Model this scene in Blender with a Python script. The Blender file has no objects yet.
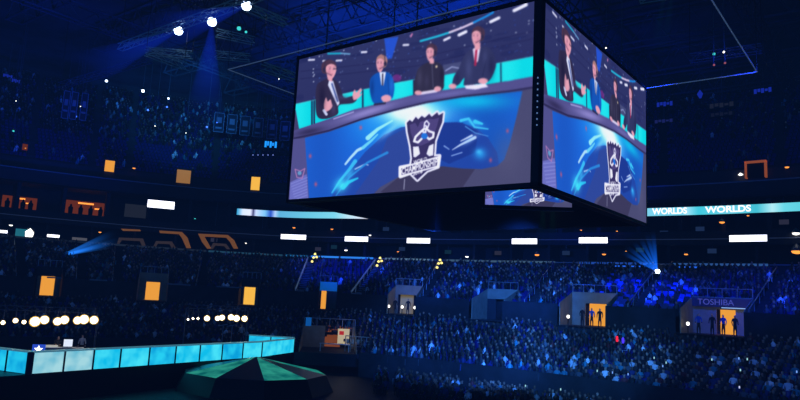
import bpy, bmesh, math, random
import numpy as np
from mathutils import Vector, Matrix, Euler
random.seed(7)
rng = np.random.default_rng(11)
SC = bpy.context.scene
COL = SC.collection
CZ = 7.5                      # camera height over the arena floor
PI = math.pi

# ------------------------------------------------------------------ camera
F_PX, PITCH, ROLL = 671.165, 0.1474, -0.0516
c_, s_ = math.cos(PITCH), math.sin(PITCH)
FW = Vector((0, c_, s_)); UP = Vector((0, -s_, c_)); RT = Vector((1, 0, 0))
R2 = RT * math.cos(ROLL) - UP * math.sin(ROLL)
U2 = UP * math.cos(ROLL) + RT * math.sin(ROLL)
CAM = Vector((0, 0, CZ))
cd = bpy.data.cameras.new('camera'); cam = bpy.data.objects.new('camera', cd); COL.objects.link(cam)
cd.sensor_width = 36; cd.lens = F_PX / 800 * 36; cd.clip_end = 1000
M = Matrix.Identity(3); M.col[0] = R2; M.col[1] = U2; M.col[2] = -FW
cam.matrix_world = Matrix.Translation(CAM) @ M.to_4x4()
SC.camera = cam
SC.view_settings.view_transform = 'Standard'
SC.view_settings.look = 'None'

def ray(x, y): return FW + R2 * ((x - 400) / F_PX) + U2 * ((200 - y) / F_PX)
def at_z(x, y, z):            # point seen at pixel on horizontal plane z (relative to eye height)
    r = ray(x, y); return CAM + r * (z / r.z)
def at_R(x, y, R):            # point seen at pixel at plan distance R
    r = ray(x, y); return CAM + r * (R / math.hypot(r.x, r.y))
def az_of(x, y=240): r = ray(x, y); return math.degrees(math.atan2(r.x, r.y))
def project(p):
    d = p - CAM; z = d.dot(FW)
    return (400 + F_PX * d.dot(R2) / z, 200 - F_PX * d.dot(U2) / z, z)

# plan of the bowl: plan distance of the suite front by azimuth
RK = [(-80, 88), (-60, 98), (-45, 106), (-31, 110), (-24, 110.5), (-17, 111), (-9.3, 109.3), (-4.4, 104.7), (3.6, 99.5), (13, 93.6), (21, 90.4), (30, 87.5), (45, 83), (60, 80), (80, 78)]
_ka = np.array([k[0] for k in RK], float); _kr = np.array([k[1] for k in RK], float)
_fa = np.linspace(-80, 80, 641); _fr = np.interp(_fa, _ka, _kr)
_ker = np.exp(-np.linspace(-2, 2, 33) ** 2); _ker /= _ker.sum()
_fr = np.convolve(np.pad(_fr, 16, mode='edge'), _ker, 'valid')
def R0(az): return float(np.interp(az, _fa, _fr))
def rp(az, off, z):           # point on the bowl, z relative to eye height
    r = R0(az) + off; a = math.radians(az)
    return Vector((r * math.sin(a), r * math.cos(a), z + CZ))
def tangent_yaw(az):          # rotation so local +X runs clockwise along the ring, local +Y outward
    p = rp(az - .5, 0, 0); q = rp(az + .5, 0, 0); d = q - p
    return math.atan2(d.y, d.x)
def at_off(x, y, off):        # seen at pixel on the bowl surface with that offset
    az = az_of(x, y)
    for _ in range(3):
        p = at_R(x, y, R0(az) + off); az = math.degrees(math.atan2(p.x, p.y))
    return p

# ------------------------------------------------------------------ materials
def srgb(r, g, b):
    f = lambda c: ((c / 255) / 12.92) if c / 255 <= .04045 else (((c / 255) + .055) / 1.055) ** 2.4
    return (f(r), f(g), f(b))
def mat(name, rgb, rough=.6, metal=0, emit=None, strength=1, noise=0, scale=1.0, sample=None):
    m = bpy.data.materials.new(name); m.use_nodes = True
    nt = m.node_tree; b = nt.nodes['Principled BSDF']
    c = srgb(*rgb) + (1,)
    b.inputs['Base Color'].default_value = c
    b.inputs['Roughness'].default_value = rough; b.inputs['Metallic'].default_value = metal
    if noise:
        tc = nt.nodes.new('ShaderNodeTexCoord'); n = nt.nodes.new('ShaderNodeTexNoise'); n.inputs['Scale'].default_value = scale
        n.inputs['Detail'].default_value = 6
        mx = nt.nodes.new('ShaderNodeMix'); mx.data_type = 'RGBA'; mx.blend_type = 'MULTIPLY'
        r = nt.nodes.new('ShaderNodeMapRange'); r.inputs['From Min'].default_value = .3; r.inputs['From Max'].default_value = .7
        r.inputs['To Min'].default_value = 1 - noise; r.inputs['To Max'].default_value = 1 + noise
        nt.links.new(tc.outputs['Object'], n.inputs['Vector']); nt.links.new(n.outputs['Fac'], r.inputs['Value'])
        mx.inputs['Factor'].default_value = 1; mx.inputs['A'].default_value = c
        nt.links.new(r.outputs['Result'], mx.inputs['B']); nt.links.new(mx.outputs['Result'], b.inputs['Base Color'])
    if emit is not None:
        b.inputs['Emission Color'].default_value = srgb(*emit) + (1,); b.inputs['Emission Strength'].default_value = strength
    if sample: m.cycles.emission_sampling = sample
    return m
def emat(name, rgb, strength, sample='NONE'):
    m = bpy.data.materials.new(name); m.use_nodes = True; nt = m.node_tree; nt.nodes.clear()
    o = nt.nodes.new('ShaderNodeOutputMaterial'); e = nt.nodes.new('ShaderNodeEmission')
    e.inputs['Color'].default_value = srgb(*rgb) + (1,); e.inputs['Strength'].default_value = strength
    nt.links.new(e.outputs[0], o.inputs[0]); m.cycles.emission_sampling = sample
    return m
MC = mat('dark concrete', (34, 37, 46), .85, noise=.35, scale=.7)
MW = mat('charcoal wall paint', (34, 38, 48), .8, noise=.25, scale=.4)
MF = mat('arena floor', (30, 32, 40), .55, noise=.3, scale=.3)
MROOF = mat('roof deck', (60, 66, 80), .8, noise=.6, scale=.12)
MSTEEL = mat('dark steel', (90, 96, 110), .45, .5)
MBLACK = mat('black housing', (14, 15, 20), .5)
MBLK2 = mat('matt black cloth', (8, 9, 14), .95)
MRAIL = mat('aluminium rail', (150, 155, 165), .4, .6)
MLEDGE = mat('pale ledge', (120, 126, 140), .6, noise=.1)
MPORT = mat('grey beige plaster', (150, 140, 122), .8, noise=.15, scale=1.5)
MSEAT = None
MSEATM = mat('grey seat metal', (80, 84, 95), .5, .5)
MSKIN = mat('skin', (200, 150, 125), .6)
MHAIR = mat('dark hair', (40, 30, 26), .7)
MGREYSH = mat('light grey shirt', (170, 176, 185), .8)
MDARKSH = mat('dark clothing', (32, 34, 44), .85)
MWHITE = mat('white laminate', (225, 225, 225), .5)
MWARM = emat('warm corridor light', (255, 170, 60), .85, 'AUTO')
MWARMD = emat('dim warm wall light', (190, 84, 34), .22)
MPANEL = emat('white light panel', (235, 236, 255), 2.6, 'AUTO')
MCYAN = emat('cyan display glow', (30, 205, 240), .95, 'AUTO')
MCYANW = emat('pale cyan display glow', (150, 225, 240), 1.0, 'AUTO')
MLAMPW = emat('blue white lamp lens', (200, 220, 255), 7)
MLAMPB = emat('blue lamp lens', (60, 110, 255), 2.5)
MLAMPT = emat('teal lamp lens', (60, 200, 200), 1.2)
MGLOW = emat('warm white blinder lens', (255, 246, 215), 9, 'AUTO')
MGLOWR = emat('warm blinder reflector', (255, 205, 110), 1.0)  # glow put into the rim to stand in for the halo round each lamp
MORANGE = emat('orange lamp', (255, 150, 60), 1.6)
MYELL = emat('yellow step light', (250, 230, 130), 1.6)
MRED = emat('red glow', (255, 40, 70), 1.2)
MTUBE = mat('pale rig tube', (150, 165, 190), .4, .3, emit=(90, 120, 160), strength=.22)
MBSIGN = emat('dim blue sign glow', (40, 70, 255), .28)
MCSIGN = emat('bright cyan sign glow', (30, 150, 255), 1.2)

# ------------------------------------------------------------------ object helpers
def tag(o, label=None, cat=None, group=None, kind=None):
    if label: o['label'] = label
    if cat: o['category'] = cat
    if group: o['group'] = group
    if kind: o['kind'] = kind
    return o
def empty(name, loc, rz=0):
    o = bpy.data.objects.new(name, None); COL.objects.link(o); o.empty_display_size = .3
    o.location = loc; o.rotation_euler = (0, 0, rz); return o
class MB:
    def __init__(s): s.v = []; s.f = []; s.m = []; s.mi = 0
    def add(s, vs, fs):
        n = len(s.v); s.v += [tuple(v) for v in vs]; s.f += [tuple(i + n for i in f) for f in fs]; s.m += [s.mi] * len(fs)
    def box(s, x0, x1, y0, y1, z0, z1):
        s.add([(x, y, z) for x in (x0, x1) for y in (y0, y1) for z in (z0, z1)],
              [(0, 1, 3, 2), (4, 6, 7, 5), (0, 4, 5, 1), (2, 3, 7, 6), (0, 2, 6, 4), (1, 5, 7, 3)])
    def cbox(s, c, d): s.box(c[0]-d[0]/2, c[0]+d[0]/2, c[1]-d[1]/2, c[1]+d[1]/2, c[2]-d[2]/2, c[2]+d[2]/2)
    def bar(s, a, b, r, n=6, r2=None):
        a = Vector(a); b = Vector(b); d = (b - a).normalized(); r2 = r if r2 is None else r2
        u = d.cross(Vector((0, 0, 1)));
        if u.length < .01: u = d.cross(Vector((1, 0, 0)))
        u.normalize(); w = d.cross(u)
        vs = []
        for i in range(n):
            t = 2 * PI * i / n + PI / n; e = u * math.cos(t) + w * math.sin(t); vs += [a + e * r, b + e * r2]
        fs = [(2*i, 2*((i+1) % n), 2*((i+1) % n)+1, 2*i+1) for i in range(n)]
        fs += [tuple(range(0, 2*n, 2))[::-1], tuple(range(1, 2*n, 2))]
        s.add(vs, fs)
    def lathe(s, pts, n=12, loc=(0, 0, 0)):
        k = len(pts); vs = []
        for r, z in pts:
            for i in range(n): t = 2*PI*i/n; vs.append((loc[0]+r*math.cos(t), loc[1]+r*math.sin(t), loc[2]+z))
        fs = [(j*n+i, j*n+(i+1) % n, (j+1)*n+(i+1) % n, (j+1)*n+i) for j in range(k-1) for i in range(n)]
        fs += [tuple(range(n))[::-1], tuple(range((k-1)*n, k*n))]
        s.add(vs, fs)
    def prism(s, poly, y0, y1):      # polygon in x,z extruded along y
        n = len(poly); vs = [(x, y0, z) for x, z in poly] + [(x, y1, z) for x, z in poly]
        s.add(vs, [tuple(range(n)), tuple(range(n, 2*n))[::-1]] + [(i, i+n, (i+1) % n+n, (i+1) % n) for i in range(n)])
    def mesh(s, name, mats, smooth=False):
        me = bpy.data.meshes.new(name); me.from_pydata(s.v, [], s.f)
        for m in (mats if isinstance(mats, (list, tuple)) else [mats]): me.materials.append(m)
        me.polygons.foreach_set('material_index', s.m)
        if smooth: me.polygons.foreach_set('use_smooth', [True] * len(s.f))
        me.update(); return me
    def build(s, name, mats, parent=None, loc=(0, 0, 0), rz=0, smooth=False):
        o = bpy.data.objects.new(name, s.mesh(name, mats, smooth)); COL.objects.link(o)
        o.location = loc; o.rotation_euler = (0, 0, rz)
        if parent: o.parent = parent
        return o
def copy_tree(o, parent=None):
    c = o.copy(); COL.objects.link(c); c.parent = parent
    for ch in list(o.children): copy_tree(ch, c)
    return c
def box_obj(name, d, m, parent=None, loc=(0, 0, 0), rz=0):
    b = MB(); b.cbox((0, 0, 0), d); return b.build(name, m, parent, loc, rz)

# ------------------------------------------------------------------ the bowl
PORTALS = []     # (azimuth, width, off_front, off_back, z_floor)
_tyc = {}
def tyaw(az):
    k = round(az * 2)
    if k not in _tyc: _tyc[k] = tangent_yaw(k / 2)
    return _tyc[k]
def pyaw(pa):
    i = [q[0] for q in PORTALS].index(pa)
    return {3: -math.radians(pa), 8: -math.radians(pa), 4: .5*(tyaw(pa) - math.radians(pa)), 2: .5*(tyaw(pa) - math.radians(pa)), 1: -math.radians(pa)}.get(i, tyaw(pa))
def in_portal(az, off, pad=0):
    p = None
    for (pa, w, o0, o1, zf) in PORTALS:
        if abs(az - pa) > 9 or not (o0 - 4 < off < o1 + 4): continue
        if p is None: p = rp(az, off, 0)
        y = pyaw(pa); d = p - rp(pa, o0, 0); lx = d.x*math.cos(y) + d.y*math.sin(y); ly = -d.x*math.sin(y) + d.y*math.cos(y)
        if abs(lx) < w/2 + pad and -2.2 <= ly <= (o1 - o0) + pad: return True
    return False
ZT0, ZL0, ZL1 = -.2, -6.0, -2.4
ZONES = dict(terrace=(-22, ZT0, 20, 1.0, .265), lower=(-37, ZL0, 16, .875, .225), upper=(3, 18.0, 28, .857, .68))
def rake_z(zone, off):
    o0, z0, n, dr, dz = ZONES[zone]; i = min(n - 1, max(0, int((off - o0) / dr + 1e-6))); return z0 + i * dz
PX = [(48, 2.6), (152, 3.4), (248, 2.4), (328, 2.2), (402, 3.3), (488, 3.6), (583, 4.6), (711, 5.2)]
for px, w in PX: PORTALS.append((az_of(px, 296), w, -22.4, -17.5, -1.7))
BOOTH_AZ = az_of(329, 335)
PORTALS.append((BOOTH_AZ, 5.6, -37.4, -30, -5.6))
AZ0, AZ1, ST = -78, 78, .25
def ring(name, profile, m, az0=AZ0, az1=AZ1, step=ST, cut=False, parent=None, **kw):
    az = np.arange(az0, az1 + step / 2, step); k = len(profile); vs = []; fs = []
    for a in az:
        for (o, z) in profile: vs.append(rp(float(a), o, z))
    for i in range(len(az) - 1):
        am = float(az[i] + step / 2)
        for j in range(k - 1):
            if cut and in_portal(am, (profile[j][0] + profile[j+1][0]) / 2, .2): continue
            fs.append((i*k+j, (i+1)*k+j, (i+1)*k+j+1, i*k+j+1))
    b = MB(); b.add(vs, fs); o = b.build(name, m, parent)
    return tag(o, **kw) if kw else o
def steps(zone):
    o0, z0, n, dr, dz = ZONES[zone]; p = []
    for i in range(n): p += [(o0 + i*dr, z0 + i*dz), (o0 + (i+1)*dr, z0 + i*dz)]
    return p
floor = MB(); floor.lathe([(170, -.4), (170, 0)], 96); tag(floor.build('floor', MF), kind='structure')
ring('wall_lower', [(-37.2, -7.5), (-37.2, -5.2), (-37, -5.2), (-37, ZL0)] + steps('lower'), MC, cut=True, kind='structure')
ring('wall_terrace', [(-23, ZL1), (-22.9, .45), (-22.7, .45), (-22.6, ZT0)] + steps('terrace'), MC, cut=True, kind='structure')
ring('floor_concourse', [(-23, -1.75), (-2, -1.75)], MC, kind='structure')
ring('wall_backing', [(-15.4, -7.5), (-15.4, 1.3)], MW, kind='structure')  # dark ring added behind the portal cuts to stop light leaking through
ring('wall_backing', [(-27.6, -7.5), (-27.6, -3.8)], MW, BOOTH_AZ - 6, BOOTH_AZ + 6, kind='structure')  # same added backing behind the booth cut
ring('wall_suites', [(-2, 4.85), (-2, 5.95), (-1.5, 5.95), (-1.5, 5.0), (5, 5.0), (5, 8.4), (-.6, 8.4), (-.6, 10.1), (-.2, 10.1), (-.2, 9.9), (5.5, 9.9), (5.5, 13.9), (-.6, 13.9)], MW, kind='structure')
ring('wall_upper', [(-.6, 13.9), (0, 14.2), (0, 15.95), (.3, 15.95), (.3, 15.2), (3, 15.2), (3, 18)], MW, kind='structure')
ring('trim_1', [(-.1, 15.9), (-.1, 16.05), (.4, 16.05), (.4, 15.9)], MLEDGE, kind='structure')
ring('trim_2', [(-2.1, 5.9), (-2.1, 6.02), (-1.4, 6.02), (-1.4, 5.9)], MLEDGE, kind='structure')
ring('wall_balcony', steps('upper'), MC, kind='structure')
ring('wall_back', [(27, 36.4), (27, 40)], MW, kind='structure')
b = MB(); b.add([(-170, -60, 38.6 + CZ), (170, -60, 38.6 + CZ), (170, 170, 38.6 + CZ), (-170, 170, 38.6 + CZ)], [(0, 1, 2, 3)])
tag(b.build('ceiling', MROOF), kind='structure')
# pale caps at the foot of the terrace
k = 3
for (x0, x1) in [(45, 60), (88, 106), (166, 190), (216, 243), (296, 304), (351, 362)]:
    a0, a1 = az_of(x0, 292), az_of(x1, 292)
    ring('trim_%d' % k, [(-23.0, .4), (-23.0, .56), (-22.5, .56), (-22.5, .4)], MLEDGE, a0, a1, (a1-a0)/4, kind='structure'); k += 1
a0, a1 = az_of(328, 310), az_of(392, 310)
ring('trim_%d' % k, [(-23.1, ZL1 + .1), (-23.1, ZL1 + .3), (-22.9, ZL1 + .3)], MLEDGE, a0, a1, (a1-a0)/6, kind='structure'); k += 1
# suite partitions: piers between the suites on both suite floors
az = -40
while az < 42:
    yaw = tangent_yaw(az)
    b = MB(); b.box(-.18, .18, 0, 4.6, 0, 3.38); tag(b.build('wall_partition', MW, None, rp(az, 0, 5.0), yaw), kind='structure')
    b = MB(); b.box(-.25, .25, 0, 5.3, 0, 3.95); tag(b.build('wall_partition', MW, None, rp(az + .9, -.1, 9.92), yaw), kind='structure')
    az += 3.1

# portals (vomitories)
def portal(i, az, w, o0, o1, zf, zone, label, lintel=MPORT, side=MPORT, glow=(0.15, .8), glowm=MWARM, cat='entrance', lit=True):
    L = o1 - o0; yaw = pyaw(az)
    top = rake_z(zone, o1) + .95 - zf; low = rake_z(zone, o0 + .5) + .75 - zf
    t = empty('entrance_portal', rp(az, o0, zf), yaw); tag(t, label, cat, 'entrances cut into the seating')
    for s in (-1, 1):
        b = MB(); x = s * w / 2; n = 4
        b.add([(x, 0, 0), (x, L, 0), (x, L, top), (x, 0, low), (x + s*.08, 0, 0), (x + s*.08, L, 0), (x + s*.08, L, top), (x + s*.08, 0, low)],
              [(0, 1, 2, 3), (4, 7, 6, 5), (3, 2, 6, 7), (0, 3, 7, 4)]); b.build('side_wall', side, t)
    dh = 2.35; b = MB(); b.box(-w/2, w/2, L - .3, L, dh, top); b.build('lintel', lintel, t)
    g0, g1 = -w/2 + w*glow[0], -w/2 + w*glow[1]
    for xa, xb in ((-w/2, g0), (g1, w/2)): b = MB(); b.box(xa, xb, L - .25, L, 0, dh); b.build('door_jamb', MPORT if glowm else MW, t)
    l = bpy.data.lights.new('portal fill', 'POINT'); l.energy = 25 if lit else 0; l.color = (1, .85, .65); l.shadow_soft_size = .2
    if lit: lo = bpy.data.objects.new('portal_fill', l); COL.objects.link(lo); lo.parent = t; lo.location = (w*.3, L*.35, 2.4)  # added fill lamp, brightens the side walls
    b = MB(); b.add([(g0, L + 1.6, 0), (g1, L + 1.6, 0), (g1, L + 1.6, dh), (g0, L + 1.6, dh)], [(0, 1, 2, 3)]); b.build('lit_corridor', glowm or MBLK2, t)
    b = MB(); b.add([(-w/2, 0, .02), (w/2, 0, .02), (w/2, L + 1.6, .02), (-w/2, L + 1.6, .02)], [(0, 1, 2, 3)]); b.add([(-w/2-.5, -.02, .02), (w/2+.5, -.02, .02), (w/2+.5, -.02, -1.2), (-w/2-.5, -.02, -1.2)], [(0, 1, 2, 3)]); b.build('passage_floor', MW, t)
    b = MB()
    for q in range(5): b.bar((-w/2 + w*q/4, L - .1, top), (-w/2 + w*q/4, L - .1, top + .8), .04)
    b.bar((-w/2, L - .1, top + .8), (w/2, L - .1, top + .8), .04); b.build('guard_rail', MRAIL, t)
    return t, L, top
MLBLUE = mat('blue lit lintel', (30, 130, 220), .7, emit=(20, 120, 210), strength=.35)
LB = ['far left entrance with a small orange lit doorway', 'entrance with beige lintel and orange doorway left of the hanging cube',
      'narrow entrance with the brightest yellow doorway beside the stage lights', 'entrance with a blue lit lintel and a thin orange strip of light',
      'entrance with pale beige walls where two people stand', 'dim grey walled entrance with an unlit doorway below the cube',
      'wide entrance with long grey side wall and orange doorway', 'entrance under a blue lettered sign in the right hand stand']
PARG = [dict(glow=(.2, .8), lit=False, lintel=MW, side=MW), dict(glow=(.25, .75), lit=False), dict(glow=(.1, .75), lintel=MW, lit=False, side=MW, glowm=emat('bright corridor', (255, 190, 70), .95, 'AUTO')), dict(glow=(.1, .4), lintel=MLBLUE, side=MW, lit=False),
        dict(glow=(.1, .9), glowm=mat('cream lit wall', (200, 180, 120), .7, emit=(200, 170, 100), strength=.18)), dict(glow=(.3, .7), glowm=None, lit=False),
        dict(glow=(.3, .85)), dict(glow=(.4, .72))]
PT = []
for i, (pz, lb, ar) in enumerate(zip(PORTALS, LB, PARG)): PT.append(portal(i, *pz, 'terrace', lb, **ar))
bt, bL, btop = portal(8, *PORTALS[8], 'lower', 'lit doorway with a pale sign board low in the seats beside the stage', glow=(.42, .95),
        glowm=mat('booth interior', (150, 80, 40), .8, emit=(170, 90, 40), strength=.4), lintel=mat('pale grey sign board', (120, 128, 150), .7, emit=(90, 100, 130), strength=.12), side=MPORT)
b = MB(); b.box(.95, 2.2, bL - .9, bL - .8, .55, 2.15); pn = b.build('notice_panel', mat('cream notice board', (235, 215, 160), .6, emit=(235, 210, 150), strength=.5), bt)
b = MB(); b.box(1.1, 1.6, bL - .94, bL - .9, 1.5, 1.9); b.build('red_notice', mat('red notice', (220, 40, 30), .6, emit=(220, 40, 30), strength=.5), pn)
b = MB(); b.box(1.6, 1.85, bL - .94, bL - .9, .8, 1.1); b.build('black_notice', MBLACK, pn)
b = MB(); b.box(-2.6, -2.0, bL - 1.2, bL - .9, 2.3, 3.2); b.build('blue_corner_panel', MLBLUE, bt)
tb = MB(); tb.box(-.9, 2.2, 0, .8, .74, .8)
for x in (-.8, 2.1):
    for y in (.1, .7): tb.bar((x, y, 0), (x, y, .74), .04)
tt = empty('folding_table', rp(BOOTH_AZ, -35.5, -5.58), -math.radians(BOOTH_AZ)); tag(tt, 'pale folding table inside the low lit doorway beside the stage', 'table'); tb.build('tabletop', MWHITE, tt)
# lettered sign over the right entrance
def text_mesh(body, size, m, name, extrude=.02, align='CENTER', off=0):
    cu = bpy.data.curves.new(name, 'FONT'); cu.offset = off; cu.body = body; cu.size = size; cu.align_x = align; cu.align_y = 'CENTER'; cu.extrude = extrude
    o = bpy.data.objects.new(name, cu); COL.objects.link(o); dg = bpy.context.evaluated_depsgraph_get()
    me = bpy.data.meshes.new_from_object(o.evaluated_get(dg)); COL.objects.unlink(o); bpy.data.objects.remove(o)
    me.materials.clear(); me.materials.append(m); return me
t, L, top = PT[7]
b = MB(); b.box(-2.6, 2.6, L - .6, L - .4, top - .95, top - .1); sg = b.build('sign_board', mat('navy sign board', (20, 24, 60), .6, emit=(14, 22, 80), strength=.4), t)
tm = bpy.data.objects.new('sign_lettering', text_mesh('TOSHIBA', .78, emat('blue violet lettering', (90, 100, 230), .5), 'sign_lettering'))
COL.objects.link(tm); tm.parent = sg; tm.location = (-.5, L - .64, top - .53); tm.rotation_euler = (PI/2, 0, 0); tm.scale = (1, 1, 1)
b = MB(); b.box(0, 2.4, L - .62, L - .58, top - 1.04, top - .96); b.build('sign_light_strip', emat('pale blue strip', (150, 190, 255), .9), sg)

# LED ledge lines along the suite sill
segs = [(-2, 92, (60, 80, 110), .12), (94, 205, (70, 90, 120), .16), (208, 282, (60, 120, 160), .25), (285, 307, (40, 130, 200), .5), (311, 373, (50, 140, 255), .85), (384, 433, (110, 150, 190), .5),
        (446, 555, (90, 130, 170), .4), (579, 652, (40, 90, 200), .55), (671, 768, (60, 110, 190), .45)]
names = ['far left', 'second from the left', 'third from the left, behind the lounge frames', 'short blue one left of the first aisle', 'brightest blue one between the first two aisles', 'pale one between the second and third aisles',
         'long pale one under the cube', 'deep blue one under the right cube face', 'last one on the right']
for (x0, x1, cc, st), nm in zip(segs, names):
    a0, a1 = az_of(x0, 256), az_of(x1, 262)
    o = ring('ledge_light', [(-2.25, 5.8), (-2.25, 6.08), (-2.12, 6.08)], emat('ledge glow', cc, st), a0, a1, (a1 - a0) / 12)
    tag(o, 'glowing ledge strip along the suite sill, ' + nm, 'light strip', 'ledge strips')
for j, (x0, x1) in enumerate([(615, 645), (676, 702)]):
    a0, a1 = az_of(x0, 280), az_of(x1, 280)
    o = ring('ledge_light', [(-3.2, 5.45), (-3.2, 5.62), (-3.0, 5.62)], emat('ledge glow blue', (40, 110, 255), .9), a0, a1, (a1 - a0) / 8)
    tag(o, ['short blue strip under the beam projector in the right stand', 'short blue strip right of the beam projector'][j], 'light strip', 'blue rear row strips')

# ribbon board
def ribbon_mat(name, left):
    m = bpy.data.materials.new(name); m.use_nodes = True; nt = m.node_tree; nt.nodes.clear()
    o = nt.nodes.new('ShaderNodeOutputMaterial'); e = nt.nodes.new('ShaderNodeEmission'); at = nt.nodes.new('ShaderNodeAttribute'); at.attribute_name = 'Col'
    nt.links.new(at.outputs['Color'], e.inputs['Color']); nt.links.new(e.outputs[0], o.inputs[0]); m.cycles.emission_sampling = 'AUTO'
    e.inputs['Strength'].default_value = 1.15
    return m
def ribbon(x0, x1, y0, y1, colf, label):
    a0, a1 = az_of(x0, y0), az_of(x1, y1); n = 96
    b = MB(); vs = []; fs = []; cols = []
    for i in range(n + 1):
        a = a0 + (a1 - a0) * i / n; vs += [rp(a, -.95, 12.05), rp(a, -.95, 13.05)]
        c = srgb(*colf(i / n)) + (1,); cols += [c, c]
    for i in range(n): fs.append((2*i, 2*i+2, 2*i+3, 2*i+1))
    t = empty('ribbon_board', rp((a0+a1)/2, -.7, 12.0)); tag(t, label, 'display board', 'ribbon boards')
    inv = Matrix.Translation(-t.location)
    vs = [inv @ v for v in vs]; b.add(vs, fs); me = b.mesh('display', ribbon_mat('ribbon display', 1))
    ca = me.color_attributes.new('Col', 'FLOAT_COLOR', 'POINT'); ca.data.foreach_set('color', np.array(cols, 'f').ravel())
    o = bpy.data.objects.new('display', me); COL.objects.link(o); o.parent = t
    b = MB(); vs = []; fs = []
    for i in range(n + 1):
        a = a0 + (a1 - a0) * i / n; vs += [inv @ rp(a, p, q) for p, q in ((-.9, 12.0), (-.9, 13.15), (-.5, 13.15), (-.5, 12.0))]
    for i in range(n): fs += [(4*i+j, 4*i+4+j, 4*i+4+(j+1) % 4, 4*i+(j+1) % 4) for j in range(4)]
    b.add(vs, fs); b.build('housing', MBLACK, t)
    return t
def cl(t, keys):
    for (t0, c0), (t1, c1) in zip(keys, keys[1:]):
        if t <= t1: u = max(0, (t - t0) / (t1 - t0)); return tuple(c0[j] + (c1[j] - c0[j]) * u for j in range(3))
    return keys[-1][1]
ribbon(237, 375, 210, 219, lambda t: cl(t, [(0, (40, 150, 200)), (.04, (210, 225, 250)), (.1, (225, 230, 255)), (.115, (30, 30, 90)), (.13, (200, 215, 250)), (.2, (120, 190, 235)), (.24, (40, 80, 190)), (.27, (170, 200, 240)), (.3, (90, 170, 210)), (.5, (100, 190, 215)), (.7, (120, 205, 225)), (.8, (180, 220, 235)), (.9, (210, 220, 240)), (.96, (200, 190, 210)), (1, (80, 80, 110))]),
       'pale cyan ribbon display board left of the hanging cube')
rb = ribbon(640, 830, 211, 205, lambda t: cl(t, [(0, (120, 200, 225)), (.24, (110, 200, 225)), (.27, (150, 215, 235)), (.33, (60, 190, 210)), (.5, (110, 200, 220)), (.64, (60, 180, 200)), (.72, (170, 225, 235)), (.78, (100, 205, 220)), (1, (70, 185, 200))]),
       'cyan ribbon display board with white lettering right of the cube')
MLET = emat('white lettering glow', (245, 245, 255), 1.3)
for x0, x1 in ((652, 687), (705, 751)):
    a0, a1 = az_of(x0, 211), az_of(x1, 209); me = text_mesh('WORLDS', 1.1, MLET, 'lettering', .005, off=.035)
    xs = [v.co.x for v in me.vertices]; mn, mx = min(xs), max(xs)
    for v in me.vertices:
        a = a0 + (a1 - a0) * (v.co.x - mn) / (mx - mn); v.co = rp(a, -1.0 - v.co.z, 12.58 + v.co.y * .95) - rb.location
    o = bpy.data.objects.new('lettering', me); COL.objects.link(o); o.parent = rb

# white light panels on the suite fascia
def light_panel(x0, x1, y, off, label, h=.74, em=MPANEL, zfix=None):
    p, q = at_off(x0, y, off), at_off(x1, y, off); mid = (p + q) / 2; d = q - p; w = d.xy.length
    t = empty('fascia_light', mid, math.atan2(d.y, d.x)); tag(t, label, 'light', 'white light panels on the suite fascia')
    b = MB(); b.box(-w/2, w/2, -.06, .0, -h/2, h/2); b.build('diffuser', em, t)
    b = MB(); b.box(-w/2-.12, w/2+.12, .0, .3, -h/2-.12, h/2+.12); b.build('housing', MBLACK, t)
    b = MB(); b.bar((-w/4, .2, 0), (-w/4, -off-.2, 0), .05); b.bar((w/4, .2, 0), (w/4, -off-.2, 0), .05); b.build('bracket', MSTEEL, t)
for x0, x1, y, lb in [(281, 306, 237, 'white light panel nearest below the cyan ribbon board'), (345, 368, 239, 'white light panel above the brightest blue ledge strip'), (407, 430, 240.7, 'white light panel below the left part of the cube'),
                      (512, 537, 241.3, 'white light panel straight below the corner of the cube'), (579, 607.5, 240.3, 'white light panel below the right face of the cube'), (729.5, 767, 238.3, 'longest white light panel, at the right side of the hall')]:
    light_panel(x0, x1, y, -1.0, lb)
light_panel(147.5, 174.5, 204.5, -1.3, 'white light panel high at the left above the lounge frames', h=1.15)
for x0, x1, y, lb in [(-4, 7.5, 231.5, 'thin white bar at the left edge of the hall'), (6.5, 13, 238.7, 'shortest thin white bar at far left'), (26, 40, 239.8, 'thin white bar below the teal screen'), (47, 59.5, 236, 'thin white bar right of the teal screen'), (72, 87, 239, 'dim thin bar left of the blue beam')]:
    light_panel(x0, x1, y, -1.0, lb, h=.38, em=MPANEL if x0 != 72 else emat('dim bar', (120, 120, 130), .4))

ring('trim_20', [(-.75, 9.05), (-.75, 9.15), (-.65, 9.15)], mat('dull rail', (120, 126, 140), .5, emit=(50, 60, 80), strength=.25), kind='structure')
for i in range(16):
    x = [214, 262, 318, 334, 386, 402, 448, 472, 498, 556, 566, 640, 664, 700, 712, 784][i]; y = [240, 231, 249, 247, 229, 249, 252, 236, 253, 236, 253, 250, 233, 229, 251, 222][i]
    p = at_off(x, y, -.3 if i % 3 else .2); t = empty('suite_television', p, tyaw(az_of(x))); tag(t, 'small dim television glowing in a dark suite', 'television', 'televisions in the suites')
    b = MB(); b.box(-.5, .5, -.03, 0, -.28, .28); b.build('display', emat('dim tv', random.choice([(60, 90, 150), (90, 90, 120), (40, 90, 120)]), .2), t); b = MB(); b.box(-.55, .55, 0, .08, -.33, .33); b.build('casing', MBLACK, t)
    b = MB(); b.bar((0, .06, .3), (0, .06, (8.4 if y > 242 else 13.9) + CZ - p.z), .03); b.build('mount', MSTEEL, t)
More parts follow.
